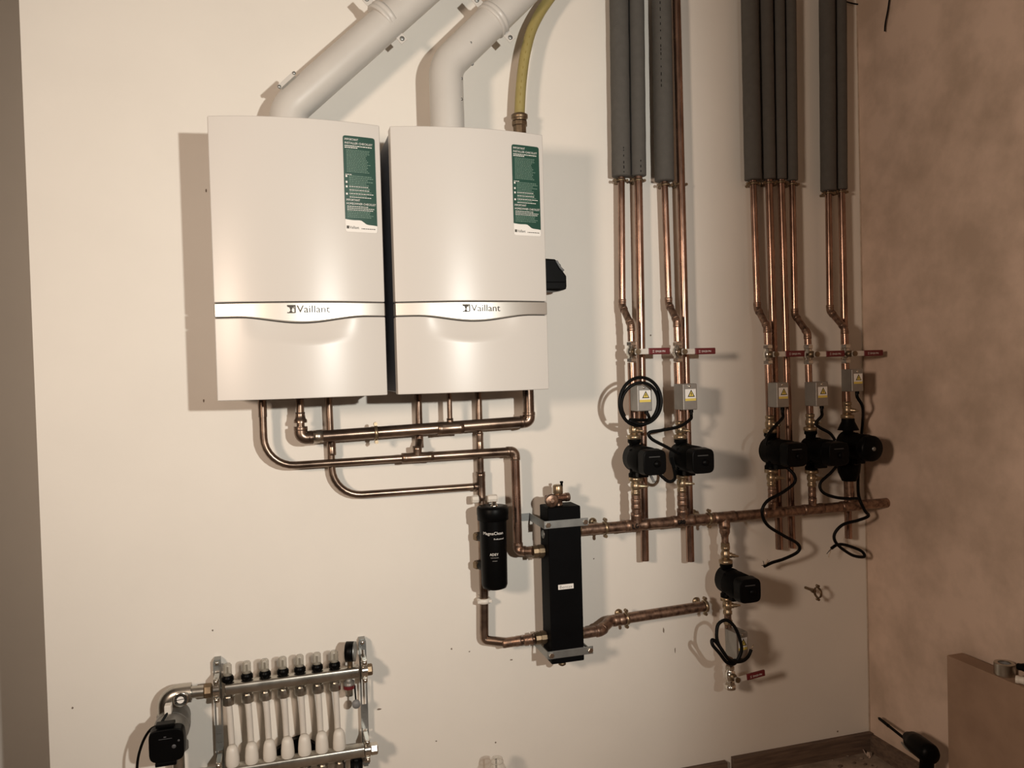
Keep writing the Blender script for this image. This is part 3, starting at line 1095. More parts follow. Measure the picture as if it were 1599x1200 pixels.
def pump(c, label, motor=0.105, rv=0.043, rm=0.044, hh=0.052, round_end=False):
    t = thing('circulator_pump', label, 'pump', c, 'black circulator pumps')
    mb_ = MB()
    mb_.lathe(c, TOWARD, [(-.030, .016), (-.027, rv * .75), (-.018, rv), (.020, rv), (.026, rm + .003), (.036, rm + .003)], 28, sx=.80)
    mb_.build('volute', BLACK, t)
    MB().lathe(c, up, [(-hh, .021), (-hh + .010, .021), (-hh + .014, .017), (hh - .014, .017), (hh - .010, .021), (hh, .021)], 20).build('ports', BLACK, t)
    mt_ = MB().lathe(c, TOWARD, [(.0362, rm), (.0362 + motor * .55, rm), (motor * .55 + .040, rm - .003)], 28).build('motor_housing', BLACK, t)
    if round_end:
        MB().lathe(c + TOWARD * (motor * .55 + .040), TOWARD, [(0, rm - .002), (.020, rm - .002), (.026, rm - .007), (.028, 0)], 28).build('end_cap', BLACKP, t)
        MB().lathe(c + TOWARD * (motor * .55 + .068), TOWARD, [(0, .007), (.003, .007), (.003, 0)], 14).build('vent_screw', STEEL, t)
    else:
        s_ = rm * .93
        n = 24
        poly = []
        for k in range(n):
            a = 2 * math.pi * k / n
            e = .45
            poly.append((math.copysign(abs(math.cos(a)) ** e, math.cos(a)) * s_, math.copysign(abs(math.sin(a)) ** e, math.sin(a)) * s_))
        y0 = -(motor * .55 + .0402)
        y1 = y0 - motor * .30
        MB().prism(poly, lambda x, z: c + Vector((x, y0, z)), lambda x, z: c + Vector((x * .93, y1, z * .93))).build('control_box', BLACKP, t, .003)
        kb = c + Vector((.006, y1, -.004))
        MB().lathe(kb, TOWARD, [(0, .011), (.006, .010), (.006, 0)], 16).build('knob', BLACKP, t)
        MB().bounds(c + Vector((-.020, y1 - .0012, .017)), c + Vector((.016, y1 - .0001, .0195))).build('nameplate', mat('dark nameplate', (.06, .06, .06), .5), t)
    for a in (45, 135, 225, 315):
        q = c + Vector((math.cos(math.radians(a)) * (rm - .002), -.036, math.sin(math.radians(a)) * (rm - .002)))
        MB().lathe(q, TOWARD, [(0, .005), (.006, .005), (.006, 0)], 8).build('bolt', BLACK, t)
    MB().bounds(c + Vector((-.016, -.060, -rm - .012)), c + Vector((.020, -.036, -rm + .004))).build('cable_gland', BLACKP, t, .003)
    return t


def actuator(pfl_top, pfl_bot, wd, dep, label, rz=0.0, lid=True, d=0.166):
    """metal valve head; pixel of the front-left edge top and bottom"""
    a = P(*pfl_top, d)
    b = P(*pfl_bot, d)
    x0 = (a.x + b.x) / 2
    z0, z1 = b.z, a.z
    t = thing('valve_actuator', label, 'actuator', (x0, -d, z0), 'metal zone valve heads')
    R = Matrix.Rotation(rz, 3, 'Z')
    o = Vector((x0, -d, 0))

    def L(u, v, z):
        q = R @ Vector((u, v, 0))
        return o + q + Vector((0, 0, z))

    mb_ = MB()
    cs = [L(0, 0, z0), L(wd, 0, z0), L(wd, dep, z0), L(0, dep, z0), L(0, 0, z1), L(wd, 0, z1), L(wd, dep, z1), L(0, dep, z1)]
    mb_.add(cs, [(0, 3, 2, 1), (4, 5, 6, 7), (0, 1, 5, 4), (1, 2, 6, 5), (2, 3, 7, 6), (3, 0, 4, 7)])
    mb_.build('cover', ALU, t, .0025)
    zc = z0 + (z1 - z0) * .54
    zh = (z1 - z0) * .46
    u0, u1 = wd * .14, wd * .90
    s0_ = zc - zh * .42
    s1_ = zc + zh * .56
    MB().add([L(u0, -.0008, s0_), L(u1, -.0008, s0_), L(u1, -.0008, s1_), L(u0, -.0008, s1_)], [(0, 1, 2, 3)]).build('warning_sticker', PAPER, t)
    uc = u0 + (u1 - u0) * .56
    th_ = zh * .60
    tz = s0_ + zh * .33
    tri = [(uc - th_ * .55, tz), (uc + th_ * .55, tz), (uc, tz + th_)]
    MB().add([L(u, -.0012, z) for u, z in tri], [(0, 1, 2)]).build('warning_triangle', INK, t)
    k = .70
    cz = tz + th_ * .33
    tri2 = [(uc + (u - uc) * k, cz + (z - cz) * k) for u, z in tri]
    MB().add([L(u, -.0015, z) for u, z in tri2], [(0, 1, 2)]).build('triangle_fill', YELLOW, t)
    MB().add([L(uc + u * th_, -.0018, tz + z * th_) for u, z in [(-.03, .58), (.07, .58), (.02, .40), (.10, .40), (-.05, .10), (.0, .33), (-.08, .33)]], [tuple(range(7))]).build('lightning_mark', INK, t)
    MB().add([L(u0, -.0012, s0_), L(u1, -.0012, s0_), L(u1, -.0012, s0_ + zh * .2), L(u0, -.0012, s0_ + zh * .2)], [(0, 1, 2, 3)]).build('yellow_strip', YELLOW, t)
    q = L(wd * .45, -.0005, z1 - .008)
    mb2 = MB()
    screw(mb2, q, R @ TOWARD, .0042)
    mb2.build('screw', CHROME, t)
    MB().tube([L(wd * .78, dep * .35, z0), L(wd * .78, dep * .35, z0 - .010)], .007, 12).build('cable_gland', BLACKP, t)
    return t, L(wd * .78, dep * .35, z0 - .008), (x0, z0, z1)


def cable(pts, label, r=0.0052, wires=None, m=None, raw=False):
    w_ = smooth_path(pts, 8)
    if not wires:
        o = MB().tube(w_, r, 10).build('power_cable', m or RUBBER)
        return tag(o, label, 'cable', 'black power cables')
    t = thing('power_cable', label, 'cable', pts[-1], 'black power cables')
    MB().tube(w_, r, 10).build('sheath', m or RUBBER, t)
    for dv in wires:
        e = pts[-1]
        MB().tube(smooth_path([e, e + dv * .5 + Vector((0, -.002, .002)), e + dv], 4), .0011, 6).build('bare_wire', BRASS if random.random() < .4 else RUBBER, t)
    return t


# ================================================================== RISERS
RU = 0.045            # riser pipes stand this far off the wall above the valves
ORD = ['first', 'second', 'third', 'fourth', 'fifth']
RIS = [
    dict(top=(966, -15), up=(971.5, 478), lo=(984, 508), y=dict(valve=550, box=None, gv=672, pump=716, lv=762)),
    dict(top=(1033, -15), up=(1044, 475), lo=(1055, 502), y=dict(valve=550, gv=672, pump=714, lv=762)),
    dict(top=(1169, -15), up=(1182.5, 482), lo=(1195.5, 511), y=dict(valve=554, gv=663, pump=705, lv=748)),
    dict(top=(1232, -15), up=(1241, 492), lo=(1258.5, 521), y=dict(valve=554, gv=660, pump=704, lv=745)),
    dict(top=(1291, -15), up=(1296, 486), lo=(1315, 513), y=dict(valve=553, gv=641, pump=697, lv=None)),
]
FOOT = [(970, 277), (1037.5, 284), (1176, 282), (1237, 283), (1293.5, 299)]
GRPR = 'copper risers above the pumps'
for k, R_ in enumerate(RIS):
    o_ = ORD[k]
    xb = RH[k]
    T = P(*R_['top'], RU)
    U = P(*R_['up'], RU)
    Lo = P(*R_['lo'], HPD)
    T = P(*FOOT[k], RU)
    Lo.x = Lo.x + (xb - Lo.x) * .5
    cx = lambda py: Lo.x + (xb - Lo.x) * max(0, min(1, (Lo.z - py) / max(.01, (Lo.z - hz))))
    t = thing('riser_pipe', 'copper riser cranked forward above its red lever valve, %s from the separator' % o_, 'pipe', Vector((xb, -HPD, hz)), GRPR)
    pipe_part(t, [T, U], .0115, m=COPPER)
    elbow_part(t, T, U, Lo, .0115, .010, .020)
    pipe_part(t, [U, Lo], .0115, m=COPPERF)
    zb_ = hz + .040
    elbow_part(t, U, Lo, Vector((Lo.x, Lo.y, Lo.z - .1)), .0115, .008, .020)

    def C(py):
        z = P(R_['lo'][0] + (xb * 0), py, HPD).z
        return Vector((cx(z), -HPD, z))

    yv = R_['y']
    vz_ = C(yv['valve'])
    gz = C(yv['gv'])
    pz_ = C(yv['pump'])
    pipe_part(t, [Lo, vz_ + up * .034], .0118, m=COPPER, name='valve_stub')
    rb = .0145 if k < 2 else .0118
    pipe_part(t, [vz_ - up * .034, gz + up * .030], rb, m=COPPER, name='middle_pipe')
    lever_valve(vz_, 'chrome valve with red lever on the %s riser from the separator' % o_, .112 if k < 4 else .118)
    pump_valve(gz, 'brass isolating valve above the %s riser pump from the separator' % o_, 1)
    if k < 4:
        hh = abs(gz.z - .030 - pz_.z)
        pump(pz_, 'black circulator pump on the %s riser from the separator' % o_, hh=hh, motor=.124)
        lz_ = C(yv['lv'])
        lz_ = Vector((lz_.x, lz_.y, pz_.z - hh - .030))
        pump_valve(lz_, 'brass isolating valve below the %s riser pump from the separator' % o_, -1, (.75, -.65, 0))
        pipe_part(t, [lz_ - up * .029, Vector((xb, -HPD, hz + .038))], rb, m=COPPERF, name='tail_pipe')
        if lz_.z - .03 - hz > .075:
            coupling_part(t, Vector(((lz_.x + xb) / 2, -HPD, (lz_.z - .029 + hz + .04) / 2)), up, rb, .034)
    else:
        # the fifth pump: long tapering iron body with a round motor end
        hh = gz.z - .030 - pz_.z
        p5 = pump(pz_, 'black round-ended circulator pump beside the right corner', hh=hh, motor=.10, rv=.050, rm=.046, round_end=True)
        zt_ = pz_.z - hh
        lowz = C(752).z
        MB().lathe(Vector((pz_.x, -HPD, zt_)), -up, [(-.03, .040), (0, .036), (zt_ - lowz - .01, .028), (zt_ - lowz, .024)], 20).build('lower_body', BLACK, p5)
        MB().lathe(Vector((pz_.x, -HPD, pz_.z + hh)), -up, [(0.001, .022), (.010, .022), (.04, .036)], 20).build('upper_body', BLACK, p5)
        pipe_part(t, [Vector((pz_.x, -HPD, lowz - .001)), Vector((xb, -HPD, hz + .038))], .0145, m=COPPERF, name='tail_pipe')

# actuators
gA = None
a1_, g1, _ = actuator((995, 602), (995.5, 643), .0505, .060, 'metal valve head circled by a coil of black cable')
a2_, g2, _ = actuator((1066.5, 600), (1067, 641), .0500, .062, 'metal valve head on the second riser from the separator')
a3_, g3, _ = actuator((1213, 598), (1213.5, 637), .046, .064, 'metal valve head on the third riser from the separator, pale left side')
a4_, g4, _ = actuator((1274, 597), (1275, 635), .048, .062, 'metal valve head on the fourth riser from the separator')
a5_, g5, _ = actuator((1330, 577), (1331, 612), .046, .055, 'metal valve head set highest, nearest the right corner')

# ================================================================== RETURN PIPES
RETS = [((996.5, 276), (1007, 876)), ((1056, -15), (1078, 877)), ((1200.5, 281), (1217, 858)), ((1219.5, 281), (1237, 856)), ((1314, 297), (1325, 841))]
RETD = [0.045, 0.050, 0.045, 0.045, 0.045]
for k, (a, b) in enumerate(RETS):
    A, B = P(*a, RETD[k]), P(*b, RETD[k])
    t = thing('return_riser', 'straight copper return pipe with open lower end, %s from the separator' % ORD[k], 'pipe', B, 'straight copper return pipes')
    MB().tube([A, B], .0138 if k < 2 else .0128, 16).build('pipe', COPPER, t)
    MB().lathe(B, B - A, [(.0003, .0115), (.0006, 0)], 14).build('open_bore', DARKGAP, t)

# ================================================================== FOAM SLEEVES
SLV = [((966, -15), (970, 276), .0305, 'left of the first pair'), ((993, -15), (996.5, 275), .0265, 'right of the first pair'),
       ((1033, -15), (1037.5, 283), .0320, 'beside a bare copper pipe'),
       ((1170, -15), (1176, 281), .0290, 'leftmost of the bundle of four'), ((1195.5, -15), (1200.5, 280), .0235, 'second in the bundle of four'),
       ((1216, -15), (1219.5, 280), .0195, 'third in the bundle of four'), ((1234, -15), (1237, 282), .0195, 'rightmost of the bundle of four'),
       ((1291, -15), (1293.5, 298), .0270, 'left one of the pair by the corner'), ((1312.5, -15), (1314, 296), .0205, 'right one of the pair by the corner')]
for k, (a, b, r, lab) in enumerate(SLV):
    A, B = P(*a, .046), P(*b, .046)
    t = thing('foam_sleeve', 'grey foam pipe sleeve, ' + lab, 'insulation', B, 'grey foam sleeves on the risers')
    mb_ = MB()
    n_ = 14
    mb_.lathe(B, A - B, [(0, 0), (0, r * .97), (.002, r)] + [((A - B).length * i / n_, r * (1 + .012 * math.sin(i * 2.1 + k))) for i in range(1, n_ + 1)], 26)
    mb_.build('foam', FOAM, t)
    # split seam along the sleeve
    n = (Vector((CAM.x, CAM.y, A.z)) - A).normalized()
    if k in (0, 1, 2):
        mk = MB()
        ax = (A - B).normalized()
        s_ = ax.cross(n).normalized()
        L0, L1 = ((.006, .10), (.006, .05), (.30, .58))[k]
        h = L0
        off = (.008, .008, -.006)[k]
        while h < L1:
            l = random.uniform(.003, .012)
            c = B + ax * h + n * (math.sqrt(r * r - off * off) + .0012) - s_ * off * -1
            mk.add([c, c + ax * l, c + ax * l + s_ * .0022, c + s_ * .0022], [(0, 1, 2, 3)])
            h += l + random.uniform(.003, .02)
        mk.build('print_marks', INK, t)

# pipe rings just below the foam
RG = [((969, 282), 'first'), ((996.5, 282), 'second'), ((1038.5, 289), 'third'), ((1062, 288), 'fourth'), ((1176.5, 287), 'fifth'), ((1201, 286), 'sixth'), ((1219.5, 285), 'seventh'), ((1237.5, 288), 'eighth'), ((1294, 302), 'ninth'), ((1314, 300), 'tenth')]
for (q, nm) in RG:
    c = P(*q, .045)
    t = thing('foam_end_ring', 'dark pipe ring under the foam sleeves, %s from the boilers' % nm, 'pipe clip', c, 'rings under the foam sleeves')
    MB().lathe(c, up, [(-.004, .0140), (-.004, .0165), (.004, .0165), (.004, .0140), (-.004, .0140)], 20).build('ring', BRASSD, t)
    for s in (1, -1):
        MB().lathe(c + XAX * s * .021 + TOWARD * .006, -TOWARD, [(0, .0048), (.004, .0048), (.004, .003), (.009, .003), (.009, .0048), (.012, .0048)], 10).build('screw_ear', BRASSD, t)
    MB().tube([c + Vector((0, .0165, 0)), Vector((c.x, -.0005, c.z))], .005, 8).build('stud', BRASSD, t)

# ================================================================== HANGING PUMP
Dx = XD
DD = HPD


def H(py):
    return Vector((Dx + (P(1143, 1055, DD).x - Dx) * max(0, (py - 815) / 240.) * .55, -DD, P(1137, py, DD).z))


hp_ = thing('hanging_drop_pipe', 'short copper drop pipe hanging from the header with its own pump', 'pipe', H(840))
pipe_part(hp_, [H(826), H(864)], .0118, m=COPPERF)
MB().lathe(H(829), -up, [(-.012, .0175), (.004, .0175), (.014, .0130), (.02, .0125)], 18).build('reducer', COPPERF, hp_)
MB().hexa(H(851), up, .016, .0165).build('compression_nut', BRASS, hp_)
pump_valve(H(866), 'brass isolating valve above the low hanging pump', 1, (.8, -.6, -.1))
hpz = H(906)
hhp = H(866).z - .030 - hpz.z
pump(hpz, 'black circulator pump hanging low, below the header pipe', hh=hhp, motor=.120)
lzv = hpz - up * (hhp + .030)
lzv.x = H(947).x
pump_valve(lzv, 'brass isolating valve below the low hanging pump', -1, (.8, -.6, .1))
lp = thing('hanging_tail_pipe', 'short copper tail below the low hanging pump behind a cable coil', 'pipe', H(1030))
pipe_part(lp, [lzv - up * .030, H(1055) + up * .034], .0118, m=COPPERF)
MB().hexa(H(972), up, .014, .0165).build('compression_nut', BRASS, lp)
vb = H(1055)
lever_valve(vb, 'chrome valve with red lever at the foot of the low hanging pump', .105, 1.0, None, .10)
MB().lathe(vb - up * .034, -up, [(-.003, .012), (0, .0185), (.012, .0185), (.014, .015), (.014, 0)], 16).build('blanking_nut', CHROME, bpy.data.objects[[o.name for o in bpy.data.objects if o.name.startswith('lever_valve') and o.parent is None][-1]])
a6_, g6, _ = actuator((1150, 990), (1151, 1032), .046, .060, 'metal valve head tangled in a cable coil under the low pump', .12, d=.172)

# ================================================================== CABLES
# coil round the first valve head
cc = P(1000, 628, .185)
pts = []
N = 44
for i in range(N + 1):
    a = -2.2 + 2 * math.pi * 1.95 * i / N
    rr = .066 + .007 * math.sin(a * .5 + .6)
    ctr = cc + Vector((.002 * math.sin(a), 0, -.004 * (i / N)))
    pts.append(ctr + Vector((rr * math.cos(a), -.004 + .010 * i / N + .004 * math.sin(a * 1.5), rr * math.sin(a) * 1.06)))
pts = [g1 + up * .006] + [g1 - up * .02 + Vector((0, -.015, 0))] + pts
MBc = MB().tube(smooth_path(pts, 4), .0053, 10).build('power_cable', RUBBER)
tag(MBc, 'coil of black cable ringing the leftmost valve head', 'cable', 'black power cables')
cable([g2 + up * .006, g2 - up * .012, P(1078, 655, .16), P(1062, 666, .175), P(1035, 672, .18), P(1014, 676, .18), P(1018, 686, .18), P(1040, 698, .18), P(1062, 710, .165)],
      'black cable looping from the second valve head left and back to its pump')
cable([P(1001, 738, .135), P(1024, 737, .16), P(1034, 745, .165), P(1043, 752, .165), P(1051, 751, .165), P(1054, 742, .155), P(1048, 715, .13)],
      'short black cable hanging under the first two riser pumps')
cable([P(1015, 741, .13), P(1021, 753, .13)], 'short grey cable end under the leftmost riser pump', .0042,
      [Vector((.012, 0, .001)), Vector((.006, -.002, -.004))], GREY)
cable([g3 + up * .006, g3 - up * .014, P(1222, 653, .16), P(1208, 668, .19), P(1198, 682, .205), P(1195, 696, .205)], 'short black cable from the third valve head down to its pump')
cable([P(1208, 728, .13), P(1224, 728, .15), P(1240, 742, .17), P(1240, 755, .17), P(1221, 770, .17), P(1198, 783, .17), P(1190, 800, .17), P(1198, 820, .165), P(1222, 836, .15), P(1246, 850, .13), P(1246, 862, .12), P(1225, 873, .11), P(1206, 879, .10), P(1193, 885, .10)],
      'long black cable snaking below the third riser pump to bare wire ends', .0054,
      [Vector((-.010, 0, .004)), Vector((-.006, -.004, .020)), Vector((.012, -.004, .024)), Vector((.022, 0, .018))])
cable([g4 + up * .006, g4 - up * .012, P(1283, 650, .155), P(1274, 661, .15), P(1280, 668, .155), P(1296, 677, .165), P(1304, 688, .17)], 'short black cable from the fourth valve head down to its pump')
cable([P(1316, 715, .15), P(1300, 736, .15), P(1281, 755, .145), P(1286, 770, .15), P(1310, 778, .16), P(1341, 779, .168)], 'black cable looping left under the fourth riser pump')
cable([g5 + up * .006, g5 - up * .012, P(1347, 636, .13), P(1347, 660, .050), P(1343, 700, .040), P(1340, 742, .050), P(1341, 775, .13), P(1350, 797, .14), P(1356, 806, .13), P(1340, 813, .12), P(1316, 820, .11), P(1303, 835, .10), P(1307, 850, .10), P(1330, 867, .095), P(1349, 870, .09), P(1345, 861, .085), P(1322, 852, .085), P(1308, 851, .085), P(1298, 857, .085)],
      'long black cable from the corner valve head dangling in a loop', .0054, [Vector((-.010, 0, -.010)), Vector((-.014, -.002, -.030)), Vector((-.018, .002, -.018))])
# coil at the hanging pump
cj = [P(1158, 1031, .185), P(1150, 1032, .20), P(1138, 1030, .205), P(1127, 1015, .205), P(1118, 1003, .20), P(1112, 1000, .20), P(1113, 1008, .205), P(1123, 1020, .21), P(1135, 1035, .21), P(1146, 1037, .205), P(1154, 1027, .205), P(1158, 1013, .205),
      P(1154, 995, .20), P(1146, 978, .195), P(1134, 969, .19), P(1122, 975, .19), P(1119, 990, .195), P(1121, 1004, .20), P(1130, 1020, .21), P(1142, 1033, .212), P(1158, 1033, .205), P(1168, 1026, .195), P(1173, 1015, .19)]
cable(cj, 'tangled coil of black cable round the lowest valve head', .0056, [Vector((.006, 0, .012)), Vector((.010, 0, .016))])

# ================================================================== UNDERFLOOR MANIFOLD
MD = 0.075
mu0, mu1 = P(352, 1077, MD), P(560, 1047, MD)
mzU = (mu0.z + mu1.z) / 2
ml0, ml1 = P(352, 1206, MD + .01), P(566, 1172, MD + .01)
mzL = (ml0.z + ml1.z) / 2
x0m, x1m = mu0.x, mu1.x
mn = thing('heating_manifold', 'steel underfloor heating manifold with seven flow gauges, low on the wall', 'manifold', ((x0m + x1m) / 2, -MD, mzL - .02))


def bar_rr(xa, xb, y, z, hy, hz_, nm):
    n = 20
    poly = []
    for k in range(n):
        a = 2 * math.pi * k / n
        e = .55
        poly.append((math.copysign(abs(math.cos(a)) ** e, math.cos(a)) * hy, math.copysign(abs(math.sin(a)) ** e, math.sin(a)) * hz_))
    mb_ = MB()
    mb_.prism(poly, lambda u, v: Vector((xa, y + u, z + v)), lambda u, v: Vector((xb, y + u, z + v)))
    return mb_.build(nm, NICKEL, mn, .002)


bar_rr(x0m, x1m, -MD, mzU, .019, .0175, 'upper_rail')
bar_rr(x0m, x1m + .008, -MD - .010, mzL, .019, .0175, 'lower_rail')
fmx = [354, 384, 412, 440, 466.5, 493.5, 520.5]
for k, px in enumerate(fmx):
    c = P(px + 2, 1070 - (px - 354) * .155, MD)
    c = Vector((c.x, -MD, mzU + .0172))
    gq = MB().lathe(c, up, [(0, .012), (.004, .012), (.004, .0165), (.014, .0165), (.018, .0135), (.020, .0125)], 16).build('flow_gauge', BLACKP, mn)
    MB().lathe(c, up, [(.020, .0118), (.048, .0118), (.052, .009), (.052, 0)], 16).build('gauge_glass', CLEAR, gq)
    MB().tube([c + up * .022, c + up * .042], .0028, 8).build('gauge_float', INK, gq)
    MB().tube([c + up * .020, c + up * .024], .0060, 10).build('gauge_seat', GREY, gq)
    cb_ = Vector((c.x, -MD, mzU - .0172))
    nt_ = MB().lathe(cb_, -up, [(0, .012), (.006, .012), (.006, .0165), (.016, .0172), (.028, .0172), (.030, .014)], 12, False).build('union_nut', NICKEL, mn)
    low = Vector((c.x - .004, -MD + .028, .004))
    mid = Vector((c.x + .004, -MD + .018, mzL + .05))
    MB().tube(smooth_path([cb_ - up * .028, Vector((c.x + .002, -MD + .002, cb_.z - .06)), mid, Vector((c.x + .003, -MD + .036, mzL - .02)), low], 5), .0088, 14).build('white_pipe', WPIPE, mn)
    capx = c.x + .006
    cl = Vector((capx, -MD - .010, mzL + .0172))
    MB().lathe(cl, up, [(-.002, .0170), (.004, .0188), (.018, .0185), (.040, .0165), (.050, .0135), (.055, .009), (.056, 0)], 20).build('valve_cap', WPLAST, mn)
    MB().lathe(Vector((capx, -MD - .010, mzL - .0172)), -up, [(0, .012), (.006, .012), (.006, .0165), (.028, .0172), (.030, .014)], 12, False).build('lower_nut', NICKEL, mn)
# side brackets
for xa, ztop, nm in ((P(337.5, 1060, MD).x, P(337, 1038, MD - .02).z, 'l'), (P(569, 1040, MD).x, P(562, 1006, MD - .02).z, 'r')):
    br = thing_parent = mn
    yb_ = -.030
    zbot = mzL - .07
    mb_ = MB()
    # slotted strip: two side rails with cross bars, standing off the wall
    for s in (-1, 1):
        mb_.bounds((xa + s * .0085 - .0022, yb_ - .002, zbot), (xa + s * .0085 + .0022, yb_ + .001, ztop))
    zs = [zbot + .006, mzL + .050, mzL + .075, mzL + .10, mzU - .035, ztop - .02, ztop - .004]
    for z in zs:
        hgt = .012 if z < mzU - .05 else .007
        mb_.bounds((xa - .0065, yb_ - .0019, z - hgt), (xa + .0065, yb_ + .0009, z + hgt))
    mb_.build('slotted_bracket', STEEL, mn)
    for z in (ztop - .006, zbot + .01):
        MB().bounds((xa - .009, yb_ + .001, z - .012), (xa + .009, -.0005, z + .010)).build('bracket_foot', STEEL, mn)
        mb2 = MB()
        screw(mb2, Vector((xa, yb_ - .002, z)), TOWARD, .006)
        mb2.build('screw', CHROME, mn)
    for z, yy in ((mzU, -MD), (mzL, -MD - .010)):
        MB().lathe(Vector((xa, yy, z)), XAX, [(-.008, .0205), (.008, .0205)], 20).build('rail_clamp', CHROME, mn)
        MB().bounds((xa - .007, yy, z - .010), (xa + .007, yb_ - .002, z + .010)).build('clamp_block', STEEL, mn)
        for s in (1, -1):
            MB().lathe(Vector((xa, yy - .012, z + s * .026)), TOWARD, [(0, .006), (.005, .006), (.005, 0)], 10).build('screw', CHROME, mn)
            MB().bounds((xa - .007, yy - .012, z + s * .018), (xa + .007, yb_ - .001, z + s * .034)).build('clamp_lug', CHROME, mn, .002)
# end plugs, drain cock, gauge
MB().hexa(Vector((x1m + .030, -MD, mzU)), XAX, .020, .018, 8).build('end_plug', BRASSD, mn)
MB().hexa(Vector((x1m + .036, -MD - .01, mzL)), XAX, .022, .019, 8).build('end_plug', CHROME, mn)
dcx = P(545, 1070, MD).x
MB().lathe(Vector((dcx, -MD, mzU - .017)), -up, [(0, .010), (.010, .010), (.010, .016), (.020, .016)], 16).build('drain_cock', GREYIRON, mn)
MB().lathe(Vector((dcx, -MD, mzU - .037)), -up, [(0, .0168), (.010, .0168)], 16).build('red_collar', RED, mn)
MB().lathe(Vector((dcx, -MD, mzU - .047)), -up, [(0, .011), (.022, .011), (.022, .007)], 14).build('hose_tail', NICKEL, mn)
MB().tube([Vector((dcx + .016, -MD - .004, mzU - .04)), Vector((dcx + .018, -MD - .004, mzU - .085))], .0025, 8).build('cap_strap', BLACKP, mn)
MB().lathe(Vector((dcx + .018, -MD - .008, mzU - .092)), TOWARD, [(0, .012), (.010, .012), (.010, 0)], 16).build('drain_cap', GREY, mn)
gc = P(546, 1018, MD + .005)
gg = MB().lathe(gc, Vector((-1, 0.25, 0)), [(-.014, .024), (-.012, .0285), (.010, .0290), (.012, .024), (.014, .0)], 26).build('pressure_gauge', BLACKP, mn)
MB().lathe(gc + Vector((.0125, -.003, 0)), Vector((1, -.25, 0)), [(0, .0285), (.004, .0285), (.004, .025), (.0035, 0)], 26).build('gauge_rim', STEEL, gg)
MB().tube([gc - up * .026, Vector((gc.x, -MD, mzU + .016))], .008, 12).build('gauge_stem', BRASSD, mn)
# lower rail details under the bar (drain tails)
MB().lathe(Vector((P(556, 1185, MD).x, -MD - .01, mzL - .017)), -up, [(0, .012), (.01, .012), (.01, .018), (.05, .018)], 16).build('drain_cock', BLACKP, mn)
# small dark square hole in the wall behind the pipes
hw0, hw1 = P(430, 1176, 0), P(492, 1146, 0)
hb = MB()
pl = [(P(431, 1180, 0).x, P(431, 1180, 0).z), (P(433, 1166, 0).x, P(433, 1166, 0).z), (P(452, 1155, 0).x, P(452, 1153, 0).z), (P(470, 1148, 0).x, P(470, 1147, 0).z), (P(492, 1158, 0).x, P(492, 1158, 0).z), (P(492, 1180, 0).x, P(492, 1180, 0).z)]
hb.prism(pl, lambda x, z: Vector((x, -.0225, z)), lambda x, z: Vector((x, -.001, z)))
tag(hb.build('cable_back_box', BLACKP), 'black box on the wall showing behind the white manifold pipes', 'box')

# ---------------- mixing pump left of manifold
PD = 0.105
mp_ = thing('mixing_pump', 'black square-faced pump with grey elbow left of the manifold', 'pump', P(262, 1160, PD))
ec = P(259, 1091, MD)
ec.z = P(262, 1092, MD).z
pt0 = Vector((x0m - .016, -MD, mzU))
ez = mzU + .002
ex = P(262, 1100, MD).x
MB().tube(fillet([Vector((ex, -MD, P(262, 1122, MD).z)), Vector((ex, -MD, ez)), Vector((ex + .062, -MD, ez))], .030, 10), .0265, 20).build('elbow', NICKEL, mp_)
MB().tube([Vector((ex + .060, -MD, ez)), pt0 - XAX * .030], .0165, 18).build('connector', NICKEL, mp_)
MB().hexa(pt0 - XAX * .030, XAX, .022, .0215, 8).build('union_nut', BRASSD, mp_)
gq = P(282, 1093, .118)
gg = MB().lathe(gq, TOWARD, [(-.012, .0100), (-.004, .0195), (.004, .0205), (.004, .0175), (.003, 0)], 26).build('temperature_gauge', CHROME, mp_)
MB().lathe(gq, TOWARD, [(.0035, .0172), (.0036, 0)], 24).build('dial', PAPER, gg)
nd = MB()
nd.bar(gq + Vector((-.012, -.0042, 0)), gq + Vector((.010, -.0042, .002)), .0008, .0016)
for k in range(9):
    a = math.radians(-30 + k * 30)
    nd.bar(gq + Vector((math.cos(a) * .013, -.0040, math.sin(a) * .013)), gq + Vector((math.cos(a) * .0165, -.0040, math.sin(a) * .0165)), .0006, .0012)
nd.build('dial_marks', INK, gg)
MB().tube([gq + Vector((0, .011, 0)), Vector((gq.x - .01, -MD - .01, gq.z))], .008, 10).build('gauge_stem', NICKEL, gg)
pc = P(260, 1165, .225)
pcy = Vector((pc.x, -MD, pc.z))
MB().lathe(Vector((ex, -MD, P(262, 1112, MD).z)), -up, [(0, .026), (.010, .030), (.022, .030), (.022, .022), (.040, .022)], 10, False).build('upper_nut', GREYIRON, mp_)
MB().lathe(pcy, TOWARD, [(-.045, .03), (-.040, .040), (.02, .046), (.05, .046)], 28).build('pump_body', GREYIRON, mp_)
MB().lathe(pcy, TOWARD, [(.0505, .045), (.115, .043), (.12, .040)], 28).build('motor_housing', GREYIRON, mp_)
poly = []
for k in range(32):
    a = 2 * math.pi * k / 32
    e = .42
    poly.append((math.copysign(abs(math.cos(a)) ** e, math.cos(a)) * .0440, math.copysign(abs(math.sin(a)) ** e, math.sin(a)) * .0440))
poly_out = [(x, z) for x, z in poly]
MB().prism(poly_out, lambda x, z: Vector((pc.x + x, -MD - .118, pc.z + z)), lambda x, z: Vector((pc.x + x * .97, -MD - .152, pc.z + z * .97))).build('control_face', BLACKP, mp_, .003)
MB().bounds((pc.x - .026, -MD - .146, pc.z + .045), (pc.x + .020, -MD - .120, pc.z + .054)).build('face_tab', BLACKP, mp_, .002)
